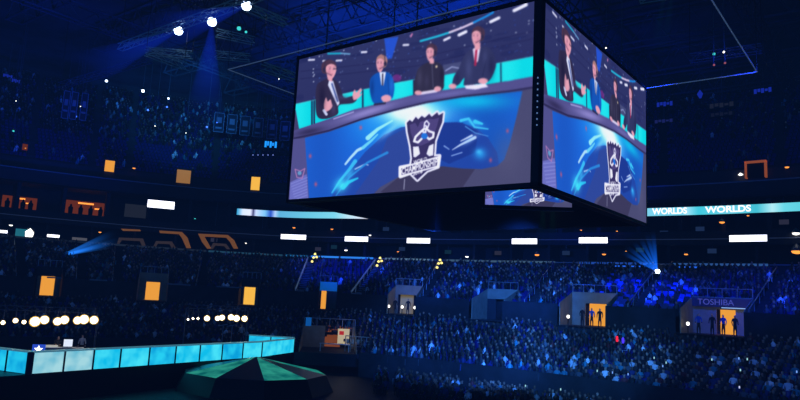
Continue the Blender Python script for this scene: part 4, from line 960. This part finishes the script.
for x, y, z, lb, m, s in [(106.5, 81, 30, 'blue spotlight above the left upper deck, leftmost', MLAMPW, 1.0), (143, 91, 30, 'blue white spotlight above the left upper deck, middle', MLAMPW, 1.3), (168.5, 98.5, 30, 'blue spotlight above the left upper deck, rightmost', MLAMPW, .8),
                       (239, 28.5, 29, 'teal lamp right of the three bright spotlights', MLAMPT, 1.3), (246, 32, 29, 'smaller dim teal lamp beside the teal lamp', MLAMPT, .8), (148, 110, 30, 'small blue lamp low over the left upper deck', MLAMPB, 1.0), (167, 107, 30, 'small deep blue lamp over the left upper deck', MLAMPB, .9),
                       (76, 116.5, 27, 'small blue lamp below the left truss', MLAMPB, .8), (80.5, 106.5, 27, 'tiny white lamp below the left truss', MWH, .45), (16, 101, 25, 'tiny warm white lamp at the far left', MWH, .4), (13.5, 131, 22, 'tiny teal lamp at the far left over the deck', MLAMPT, .8),
                       (207, 127, 26, 'small blue lamp left of the hanging banners', MLAMPB, .9), (186, 133, 25, 'tiny white lamp over the middle of the left deck', MWH, .45), (155, 126, 26, 'tiny white lamp left of the middle of the deck', MWH, .5), (217, 122.5, 27, 'tiny violet lamp over the banners', MLAMPB, .6),
                       (279, 79, 24, 'tiny pale lamp beside the cube edge', MWH, .35), (194, 20.5, 29, 'tiny blue lamp between the spotlights', MLAMPB, .5), (606, 48, 26, 'tiny white lamp above the right screen', MWH, .4),
                       (714, 54, 24, 'pale lamp of a hanging pair at upper right, left one', MLAMPT, .7), (724, 52, 24, 'pale lamp of a hanging pair at upper right, right one', MWH, .6), (714, 65, 21, 'dim reddish lamp below the hanging pair, left one', emat('dim pink', (200, 110, 130), .5), .5), (725, 63, 21, 'dim reddish lamp below the hanging pair, right one', emat('dim pink 2', (200, 110, 130), .5), .5)]:
    spotlight(x, y, z, [], (0, 0, 0), lb, lens=m, s=s*.68)
for x, lb in ((543, 'left teal beam lamp under the corner of the cube'), (553, 'right teal beam lamp under the corner of the cube')):
    p = at_R(x, 203.5, 56); spotlight(0, 0, 0, [p - Vector((0, 0, 5))], (20, 150, 140), lb, strength=.05, length=4.2, r1=.5, pos=p, lens=MWH, s=.55)
for x, y, lb in ((664, -4, 'left faint teal beam at the top of the hall'), (672, -5, 'right faint teal beam at the top of the hall')):
    p = at_R(x, y, 62); spotlight(0, 0, 0, [p - Vector((.8, 0, 5))], (20, 130, 150), lb, strength=.045, length=7, r1=.6, pos=p, lens=MLAMPT, s=.6)
# beam projectors in the stands
p = at_off(657.5, 271.5, -3.6); aims = [at_R(ax, ay, p.xy.length - 12) for ax, ay in ((600, 240), (610, 233), (620, 226), (631, 220), (641, 214), (650, 209))]
spotlight(0, 0, 0, aims, (20, 110, 255), 'beam projector in the right stand fanning blue beams up to the left', strength=2.4, length=9.5, r0=.07, r1=.34, pos=p, hang=False, s=1.1)
p = at_off(59.5, 256.3, -6.5); aims = [at_R(ax, ay, p.xy.length - 14) for ax, ay in ((112, 234), (118, 240.5), (108, 245))]
spotlight(0, 0, 0, aims, (30, 120, 240), 'beam projector in the left stand shining blue beams to the right', strength=1.6, length=17, r0=.08, r1=.55, pos=p, hang=False, s=1.0)
# thin downlights right above the third upper doorway
for x in (253, 258, 263, 268, 273):
    p = at_off(x, 155, 1.5); spotlight(0, 0, 0, [p - Vector((0, 0, 4))], (60, 80, 130), 'tiny bluish downlight in a row above the brightest upper doorway', strength=.03, length=3.0, r1=.25, pos=p, lens=emat('bluish', (120, 140, 230), .9), s=.4, group='row of tiny downlights')
# banners hanging in front of the upper deck
for i, x in enumerate([219, 232, 245, 258, 272, 285, 66, 74, 84]):
    y = 104 + .12*(x-60) if x < 100 else 118 + .13*(x-170) - 2
    p = at_off(x, y, 5); t = empty('hanging_banner', p, tangent_yaw(az_of(x, y))); hb = 3.4 if x > 100 else 4.5; wb = 1.7 if x > 100 else 1.0
    b = MB(); b.box(-wb/2, wb/2, 0, .05, -hb/2, hb/2); b.build('cloth', mat('dark banner cloth', (26, 30, 50), .8), t)
    b = MB()
    for x0, x1, z0, z1 in [(-wb/2, wb/2, hb/2-.1, hb/2), (-wb/2, wb/2, -hb/2, -hb/2+.1), (-wb/2, -wb/2+.1, -hb/2, hb/2), (wb/2-.1, wb/2, -hb/2, hb/2), (-wb*.25, wb*.25, -.1, .9), (-wb*.3, wb*.3, -1.1, -.8)]: b.box(x0, x1, -.03, 0, z0, z1)
    b.build('printed_border', mat('pale print', (110, 120, 150), .7, emit=(20, 30, 60), strength=.1), t)
    b = MB(); b.bar((0, 0, hb/2), (0, 0, 38.4 + CZ - p.z), .02); b.build('hanger', MSTEEL, t)
    tag(t, 'dark banner with pale border hanging before the upper deck left of the cube' if x > 100 else 'narrow faint banner hanging at the far left', 'banner', 'banners left of the cube' if x > 100 else 'narrow banners at far left')
# glowing signs on the upper deck
for x, y, w, h, m, lb in [(271, 144.5, 12, 6, MCSIGN, 'bright cyan blue sign left of the cube'), (665, 104, 14, 4, MBSIGN, 'dim blue sign right of the cube, upper'), (664, 121, 16, 3, emat('dim violet', (50, 60, 160), .25), 'dim violet sign right of the cube, lower'), (700, 94, 5, 8, MBSIGN, 'small vertical blue sign at upper right'),
                        (763, 90.5, 14, 4, MBSIGN, 'blue sign at the far upper right'), (722, 105, 20, 4, emat('dim grey', (50, 56, 80), .25), 'dim grey sign at upper right'), (722, 114, 18, 3, emat('dim grey 2', (40, 46, 80), .2), 'dimmest grey sign at upper right'), (8, 76, 7, 2.5, MBSIGN, 'small dim blue sign at the far left edge'), (16, 81, 6, 3, MBSIGN, 'second small dim blue sign at the far left edge')]:
    off = 6 if y > 130 else 14; p = at_off(x, y, off); s = p.length/F_PX; t = empty('glowing_sign', p, tangent_yaw(az_of(x, y))); w *= s; h *= s
    b = MB()
    if w > h * 1.5:
        n = 5
        for q in range(n): b.box(-w/2 + w*q/n, -w/2 + w*(q+.78)/n, -.05, 0, -h/2 + (h*.3 if q % 2 else 0), h/2 - (h*.2 if q == 3 else 0))
    else: b.prism([(-w*.1, -h/2), (w*.2, -h/2), (w/2, 0), (0, h/2), (-w/2, 0)], -.05, 0)
    b.build('display', m, t); b2 = MB(); b2.box(-w*.55, w*.55, .0, .2, -h*.6, h*.6); b2.build('housing', MBLACK, t)
    b = MB(); b.bar((0, .1, h*.5), (0, .1, 38.4 + CZ - p.z), .03); b.build('hanger', MSTEEL, t); tag(t, lb, 'sign', 'small glowing signs')

# ------------------------------------------------------------------ the stage at lower left
ZS = 1.5           # deck height above the floor
ZP = -4.35         # top of the panels, relative to the eye
A = at_z(33, 352, ZP); B = at_z(293, 338.5, ZP - .0)
B1 = at_z(262, 341.8, ZP)
dir1 = (B1 - A).normalized(); hp = 1.35
def panel_wall(P, Q, n, label, m, h=hp):
    d = Q - P; yaw = math.atan2(d.y, d.x); t = empty('glowing_panel_wall', (P.x, P.y, CZ + ZP - h), yaw); tag(t, label, 'display wall', 'glowing stage panels')
    w = d.xy.length / n
    for i in range(n):
        b = MB(); b.box(i*w + .05, (i+1)*w - .05, -.06, 0, .04, h - .06); b.build('glowing_panel', m[i % len(m)], t)
    b = MB()
    for i in range(n + 1): b.box(i*w - .06, i*w + .06, -.1, .12, 0, h)
    b.box(0, n*w, 0, .12, 0, h); b.build('panel_frame', mat('dark teal frame', (10, 50, 70), .5), t)
    b = MB(); b.box(0, n*w, -.12, .35, h - .04, h + .05); b.build('top_rail', mat('pale rail', (150, 190, 200), .4, emit=(90, 170, 190), strength=.35), t)
    b = MB(); b.box(0, n*w, .02, .1, -(CZ + ZP - h) , 0); b.build('skirt', MBLK2, t)
    return t
def vgrad(name, c1, c2, st):
    m = bpy.data.materials.new(name); m.use_nodes = True; nt = m.node_tree; nt.nodes.clear(); o = nt.nodes.new('ShaderNodeOutputMaterial'); e = nt.nodes.new('ShaderNodeEmission'); tc = nt.nodes.new('ShaderNodeTexCoord')
    n = nt.nodes.new('ShaderNodeTexNoise'); n.inputs['Scale'].default_value = .9; n.inputs['Detail'].default_value = 2; cr = nt.nodes.new('ShaderNodeValToRGB')
    cr.color_ramp.elements[0].color = srgb(*c1) + (1,); cr.color_ramp.elements[0].position = .35; cr.color_ramp.elements[1].color = srgb(*c2) + (1,); cr.color_ramp.elements[1].position = .65
    nt.links.new(tc.outputs['Object'], n.inputs['Vector']); nt.links.new(n.outputs['Fac'], cr.inputs['Fac']); nt.links.new(cr.outputs['Color'], e.inputs['Color']); e.inputs['Strength'].default_value = st; nt.links.new(e.outputs[0], o.inputs[0]); m.cycles.emission_sampling = 'AUTO'; return m
MP1, MP2, MP3 = vgrad('cyan panel', (10, 165, 225), (40, 212, 248), .95), vgrad('cyan panel bright', (15, 190, 235), (70, 225, 248), 1.0), vgrad('pale cyan panel', (110, 195, 220), (170, 225, 235), .9)
E1 = A + dir1 * (B1 - A).length
panel_wall(A, A + (E1 - A) * .30, 3, 'palest stretch of glowing cyan stage panels beside the white desk', [MP3, MP3, MP2])
panel_wall(A + (E1 - A) * .30, E1, 6, 'long stretch of glowing cyan stage panels', [MP2, MP1, MP2])
panel_wall(E1, at_z(294, 338.6, ZP), 1, 'right end panel of the glowing cyan stage wall', [MP2])
panel_wall(at_z(-30, 345, ZP), A + Vector((-.15, -.1, 0)), 3, 'glowing cyan panels running to the left edge of the stage', [MP1])
panel_wall(at_z(249, 335, ZP), at_z(293, 338, ZP) + Vector((0, .5, 0)), 2, 'rear return of the cyan stage wall behind its right end', [MP1], h=.8)
# deck behind the panels
dn = Vector((-dir1.y, dir1.x, 0))
b = MB(); q = [A - dir1*14, E1 + dir1*1.5, E1 + dir1*1.5 + dn*12, A - dir1*14 + dn*12]; zz = CZ + ZP - hp
b.add([(v.x, v.y, zz) for v in q] + [(v.x, v.y, 0) for v in q], [(0, 1, 2, 3), (0, 4, 5, 1), (1, 5, 6, 2), (2, 6, 7, 3), (3, 7, 4, 0)])
tag(b.build('stage_platform', MBLACK), 'dark raised stage platform behind the glowing cyan panels', 'stage')
# teal lit front apron with dark facets
ap = empty('stage_apron', (0, 0, 0)); tag(ap, 'teal lit faceted stage apron in front of the cyan panels', 'stage')
b = MB(); k = 10; cc = at_z(256, 365, -5.7); rr = 5.6; top = []
vs = [(cc.x, cc.y, 2.45)] + [(cc.x + rr*math.cos(2*PI*i/k), cc.y + rr*math.sin(2*PI*i/k), 1.3) for i in range(k)] + [(cc.x + rr*1.12*math.cos(2*PI*i/k), cc.y + rr*1.12*math.sin(2*PI*i/k), 0) for i in range(k)]
b.add(vs, [(0, 1+i, 1+(i+1) % k) for i in range(k)] + [(1+i, 1+k+i, 1+k+(i+1) % k, 1+(i+1) % k) for i in range(k)]); b.m = [i % 2 for i in range(k)] + [2]*k
b.build('faceted_top', [vgrad('teal apron', (10, 110, 110), (50, 170, 150), .7), mat('dark teal facet', (10, 40, 50), .3), MBLACK], ap)
# brown tent roof at the bottom left corner
c0 = at_z(11, 362.5, -5.3); b = MB(); b.add([(c0.x-4, c0.y-1.2, c0.z-.7), (c0.x+2.4, c0.y-1.2, c0.z-.75), (c0.x+2.4, c0.y+1.8, c0.z-.75), (c0.x-4, c0.y+1.8, c0.z-.7), (c0.x-3, c0.y+.3, c0.z+.55), (c0.x-.4, c0.y+.3, c0.z+.5)], [(0, 1, 5, 4), (2, 3, 4, 5), (1, 2, 5), (3, 0, 4)])
tn = empty('canopy_tent', (0, 0, 0)); tag(tn, 'dark brown canopy roof in the bottom left corner', 'canopy'); b.build('canopy_roof', mat('glowing brown canvas', (90, 62, 46), .8, emit=(70, 48, 36), strength=.35), tn)  # canvas given a dim glow because it is otherwise unlit
b = MB()
for x, y in ((-3.9, -1.1), (2.3, -1.1), (2.3, 1.7), (-3.9, 1.7)): b.bar((c0.x+x, c0.y+y, 0), (c0.x+x, c0.y+y, c0.z-.7), .05)
b.build('post', MSTEEL, tn)
# warm blinder lights over the stage
def blinder(x, y, R, s, label):
    p = at_R(x, y, R); t = empty('blinder_light', p, -math.radians(az_of(x))); tag(t, label, 'stage light', 'warm blinder lights over the stage')
    b = MB(); M2 = Matrix.Rotation(PI/2, 4, 'X')
    def lat(pts, nm, m):
        q = MB(); q.lathe(pts, 16); q.v = [tuple(M2 @ Vector(v)) for v in q.v]; q.build(nm, m, t)
    lat([(.42*s, .1), (.46*s, .0), (.3*s, -.3), (.1*s, -.4)], 'can', MBLACK); lat([(.46*s, .1), (.5*s, .12), (.46*s, .14)], 'halo_rim', MGLOWR); lat([(.38*s, .14), (.36*s, .2), (.2*s, .27), (.05*s, .3)], 'lens', MGLOW)
    b.bar((0, .1, .3*s), (0, .1, 1.0), .04); b.build('clamp', MSTEEL, t); return p
RB = 62
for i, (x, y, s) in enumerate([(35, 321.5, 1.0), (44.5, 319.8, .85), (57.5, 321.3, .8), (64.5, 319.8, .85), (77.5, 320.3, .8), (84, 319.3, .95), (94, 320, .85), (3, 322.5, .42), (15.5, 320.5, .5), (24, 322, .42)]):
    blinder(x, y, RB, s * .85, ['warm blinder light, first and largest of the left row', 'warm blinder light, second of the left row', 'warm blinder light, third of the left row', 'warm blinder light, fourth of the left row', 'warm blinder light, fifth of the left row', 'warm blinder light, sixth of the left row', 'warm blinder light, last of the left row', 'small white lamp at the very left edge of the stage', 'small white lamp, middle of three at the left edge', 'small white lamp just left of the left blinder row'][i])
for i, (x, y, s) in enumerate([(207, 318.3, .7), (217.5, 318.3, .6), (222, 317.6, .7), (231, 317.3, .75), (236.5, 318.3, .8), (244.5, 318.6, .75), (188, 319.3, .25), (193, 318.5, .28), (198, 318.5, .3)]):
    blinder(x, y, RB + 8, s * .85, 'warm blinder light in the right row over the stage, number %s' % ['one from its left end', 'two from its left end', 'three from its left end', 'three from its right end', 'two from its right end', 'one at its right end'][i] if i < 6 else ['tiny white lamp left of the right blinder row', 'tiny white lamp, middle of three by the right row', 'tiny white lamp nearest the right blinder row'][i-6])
def bar_truss(x0, x1, y, R, lb):
    p, q = at_R(x0, y, R), at_R(x1, y, R); q.z = p.z; d = q - p; t = empty('lighting_bar', p + Vector((0, .1, 0)), math.atan2(d.y, d.x)); n = int(d.length); truss_parts(t, max(n, 3), .35, .35, d.length/max(n, 3), .03)
    for x in (0, d.length): b = MB(); b.bar((x, 0, 0), (x, 0, -(p.z)), .07); b.build('support_post', MSTEEL, t); tag(t, lb, 'truss', 'stage lighting bars')
bar_truss(-6, 98, 309.5, RB, 'lighting bar carrying the left row of warm blinders'); bar_truss(186, 248, 308, RB + 8, 'lighting bar carrying the right row of warm blinders')
# desk with people, left
def desk(x0, x1, y, R, lb, back):
    zt = CZ + ZP - hp
    p, q = at_R(x0, y, R), at_R(x1, y, R); d = q - p; w = d.xy.length; t = empty('stage_desk', (p.x, p.y, zt), math.atan2(d.y, d.x)); tag(t, lb, 'desk'); h = p.z - zt
    b = MB(); b.box(0, w, 0, .9, h - .06, h); b.build('desktop', MWHITE, t); b = MB()
    for x in (.08, w/2, w-.08): b.box(x-.05, x+.05, .1, .8, 0, h-.06)
    b.build('leg', MSTEEL, t); b = MB(); b.box(.1, w-.1, .12, .16, h*.3, h-.06); b.build('modesty_panel', mat('pale panel', (150, 155, 165), .6), t); return t, zt, h
_, zt, h = desk(41, 84, 347.5, 60.5, 'white desk on the stage below the left row of blinders', 1)
RD = 61.9
def on_stage(x, R, z): p = at_R(x, 340, R); return Vector((p.x, p.y, z))
rise = zt + max(0, h - .78)
b = MB(); b.cbox((0, 0, rise/2 + zt/2 - .0), (0, 0, 0))
pl = MB(); pc = on_stage(62, 63, 0); pl.box(-3, 3, -1, 1.6, zt, rise); tag(pl.build('desk_riser', MBLACK, None, (pc.x, pc.y, 0), -math.radians(az_of(62))), 'low black riser under the people at the white desk', 'riser')
person(sit_dk, on_stage(58.5, RD, rise + .45), .45, 'person in dark clothes seated at the middle of the white desk')
person(stand_gr, on_stage(82.5, RD + .6, rise - .35), .3, 'person in a light grey top standing at the right end of the white desk')
lp = empty('laptop', on_stage(68.5, 60.9, zt + h + .01), -math.radians(az_of(68))); tag(lp, 'bright white lit monitor standing on the white desk', 'monitor')
b = MB(); b.box(-.32, .32, .0, .04, .06, .62); b.build('display', emat('white monitor', (225, 235, 255), 1.0), lp); b = MB(); b.box(-.3, .3, -.1, .3, 0, .03); b.box(-.04, .04, .04, .08, 0, .4); b.build('stand', MSTEEL, lp)
for x, s, lb in [(47, .5, 'pale papers at the left end of the white desk'), (53.5, .35, 'small bright papers left of the seated person')]:
    b = MB(); b.box(-s, s, -.15, .15, 0, .16); tag(b.build('paper_stack', emat('lit paper', (220, 220, 215), .55), None, on_stage(x, 60.9, zt + h + .005), .2), lb, 'paper')
# blue white emblem blob at left end of panels
t = empty('stage_sign', at_R(38.5, 349.5, 55.5), .3); tag(t, 'small blue sign with a white star shape at the left end of the panels', 'sign')
b = MB(); b.box(-.42, .42, 0, .1, -.4, .35); b.build('board', emat('blue sign board', (50, 90, 230), .7), t)
st = [( (.3 if i % 2 == 0 else .13)*math.sin(PI*i/5), (.3 if i % 2 == 0 else .13)*math.cos(PI*i/5)) for i in range(10)]; b = MB(); b.prism(st, -.05, -.01); b.build('white_star', MWH, t)
b = MB(); b.bar((0, .05, -.5), (0, .05, -t.location.z), .04); b.build('post', MSTEEL, t)
# right group
for i, (x, me, lb) in enumerate([(228, sit_dk, 'seated person in dark clothes below the right blinder row'), (235, stand_me, 'standing person in dark clothes below the right blinder row'), (241, stand_gr, 'standing person in a grey top below the right blinder row')]):
    person(me, on_stage(x, 68, zt + (1.05 if i == 0 else .72)), random.uniform(-.4, .4), lb)
pl = MB(); pc = on_stage(234, 68, 0); pl.box(-2, 2, -1, 1, zt - .02, zt + .72); tag(pl.build('desk_riser', MBLACK, None, (pc.x, pc.y, 0), -math.radians(az_of(234))), 'black riser under the group below the right blinders', 'riser')
for x, lb in ((222, 'thin microphone stand left of the seated person on stage'), (231, 'thin microphone stand between the people on stage')):
    t = empty('microphone_stand', on_stage(x, 67.2, zt)); tag(t, lb, 'stand'); b = MB(); b.bar((0, 0, 0), (0, 0, 2.4), .03); b.build('pole', MRAIL, t); b = MB(); b.lathe([(.25, 0), (.22, .05)], 10); b.build('base', MBLACK, t); b = MB(); b.bar((-.5, 0, 2.35), (.4, 0, 2.55), .04); b.build('boom', MRAIL, t)
# crowd barrier right of the low doorway
p, q = at_off(345, 341, -33), at_off(377, 340, -33); q.z = p.z; d = q - p; t = empty('crowd_barrier', p, math.atan2(d.y, d.x)); n = 6; w = d.length / n
b = MB()
for i in range(n): b.box(i*w, i*w+.08, 0, .06, -1.4, .55); b.box(i*w+w*.25, i*w+w*.75, 0, .04, -.25, .25)
b.bar((0, .03, .55), (n*w, .03, .55), .05); b.bar((0, .03, -.45), (n*w, .03, -.45), .04); b.build('barrier_frame', MRAIL, t); tag(t, 'pale metal barrier right of the low lit doorway', 'barrier')

# ------------------------------------------------------------------ light
def spot(loc, target, energy, rgb, size, blend_=.8, r=1.0):
    l = bpy.data.lights.new('spot', 'SPOT'); l.energy = energy; l.color = srgb(*rgb); l.spot_size = math.radians(size); l.spot_blend = blend_; l.shadow_soft_size = r
    o = bpy.data.objects.new('unseen_spot', l); COL.objects.link(o); o.location = loc; o.rotation_euler = (Vector(target) - Vector(loc)).to_track_quat('-Z', 'Y').to_euler(); return o  # unseen lamp, no fixture modelled
def area(loc, target, energy, rgb, sx, sy):
    l = bpy.data.lights.new('area', 'AREA'); l.shape = 'RECTANGLE'; l.size = sx; l.size_y = sy; l.energy = energy; l.color = srgb(*rgb)
    o = bpy.data.objects.new('wash_light', l); COL.objects.link(o); o.location = loc; o.rotation_euler = (Vector(target) - Vector(loc)).to_track_quat('-Z', 'Y').to_euler(); return o
def wash(x, y, off, energy, rgb, size, back=30, zz=24):
    tgt = at_off(x, y, off); az = math.atan2(tgt.x, tgt.y); r = tgt.xy.length - back; spot((r*math.sin(az), r*math.cos(az), CZ + zz), tgt, energy, rgb, size)
BL = (40, 110, 255)
wash(480, 345, -30, 42000, (50, 125, 255), 44, 30, 5)
wash(575, 345, -30, 26000, (60, 140, 240), 40, 30, 5)
wash(400, 345, -30, 12000, (40, 110, 240), 30, 30, 5)
wash(720, 345, -30, 15000, (60, 110, 230), 45)
wash(650, 294, -14, 110000, (24, 70, 255), 20)
wash(770, 292, -14, 60000, (20, 60, 255), 30)
wash(520, 285, -12, 22000, (30, 90, 240), 44, 30, 5.5)
wash(345, 272, -8, 50000, (20, 60, 255), 30)
wash(430, 280, -10, 20000, (30, 90, 230), 34, 30, 5.5)
wash(120, 280, -10, 2500, (80, 110, 150), 60)
wash(190, 108, 18, 42000, (50, 150, 230), 40, 50, 22)
wash(60, 110, 18, 10000, (30, 80, 255), 40, 50, 20)
wash(720, 110, 18, 6000, (20, 50, 200), 60, 50, 20)
# unseen blue spots added on the roof, standing in for blue haze
spot((2, 60, 6), (2, 98, CZ + 38), 340000, (15, 75, 240), 62, 1); spot((-30, 60, 6), (-50, 95, CZ + 36), 40000, (10, 60, 255), 60); spot((20, 70, 10), (25, 100, CZ + 36), 16000, (10, 50, 255), 70)

w = bpy.data.worlds.new('world'); SC.world = w; w.use_nodes = True; nt = w.node_tree
nt.nodes['Background'].inputs[0].default_value = (.0012, .003, .012, 1); nt.nodes['Background'].inputs[1].default_value = .6
SC.cycles.volume_max_steps = 64
va = nt.nodes.new('ShaderNodeVolumeAbsorption'); va.inputs['Density'].default_value = .0012; ve = nt.nodes.new('ShaderNodeEmission'); ve.inputs[0].default_value = (.05, .24, 1, 1); ve.inputs[1].default_value = .00016
ad = nt.nodes.new('ShaderNodeAddShader'); nt.links.new(va.outputs[0], ad.inputs[0]); nt.links.new(ve.outputs[0], ad.inputs[1]); nt.links.new(ad.outputs[0], nt.nodes['World Output'].inputs['Volume'])
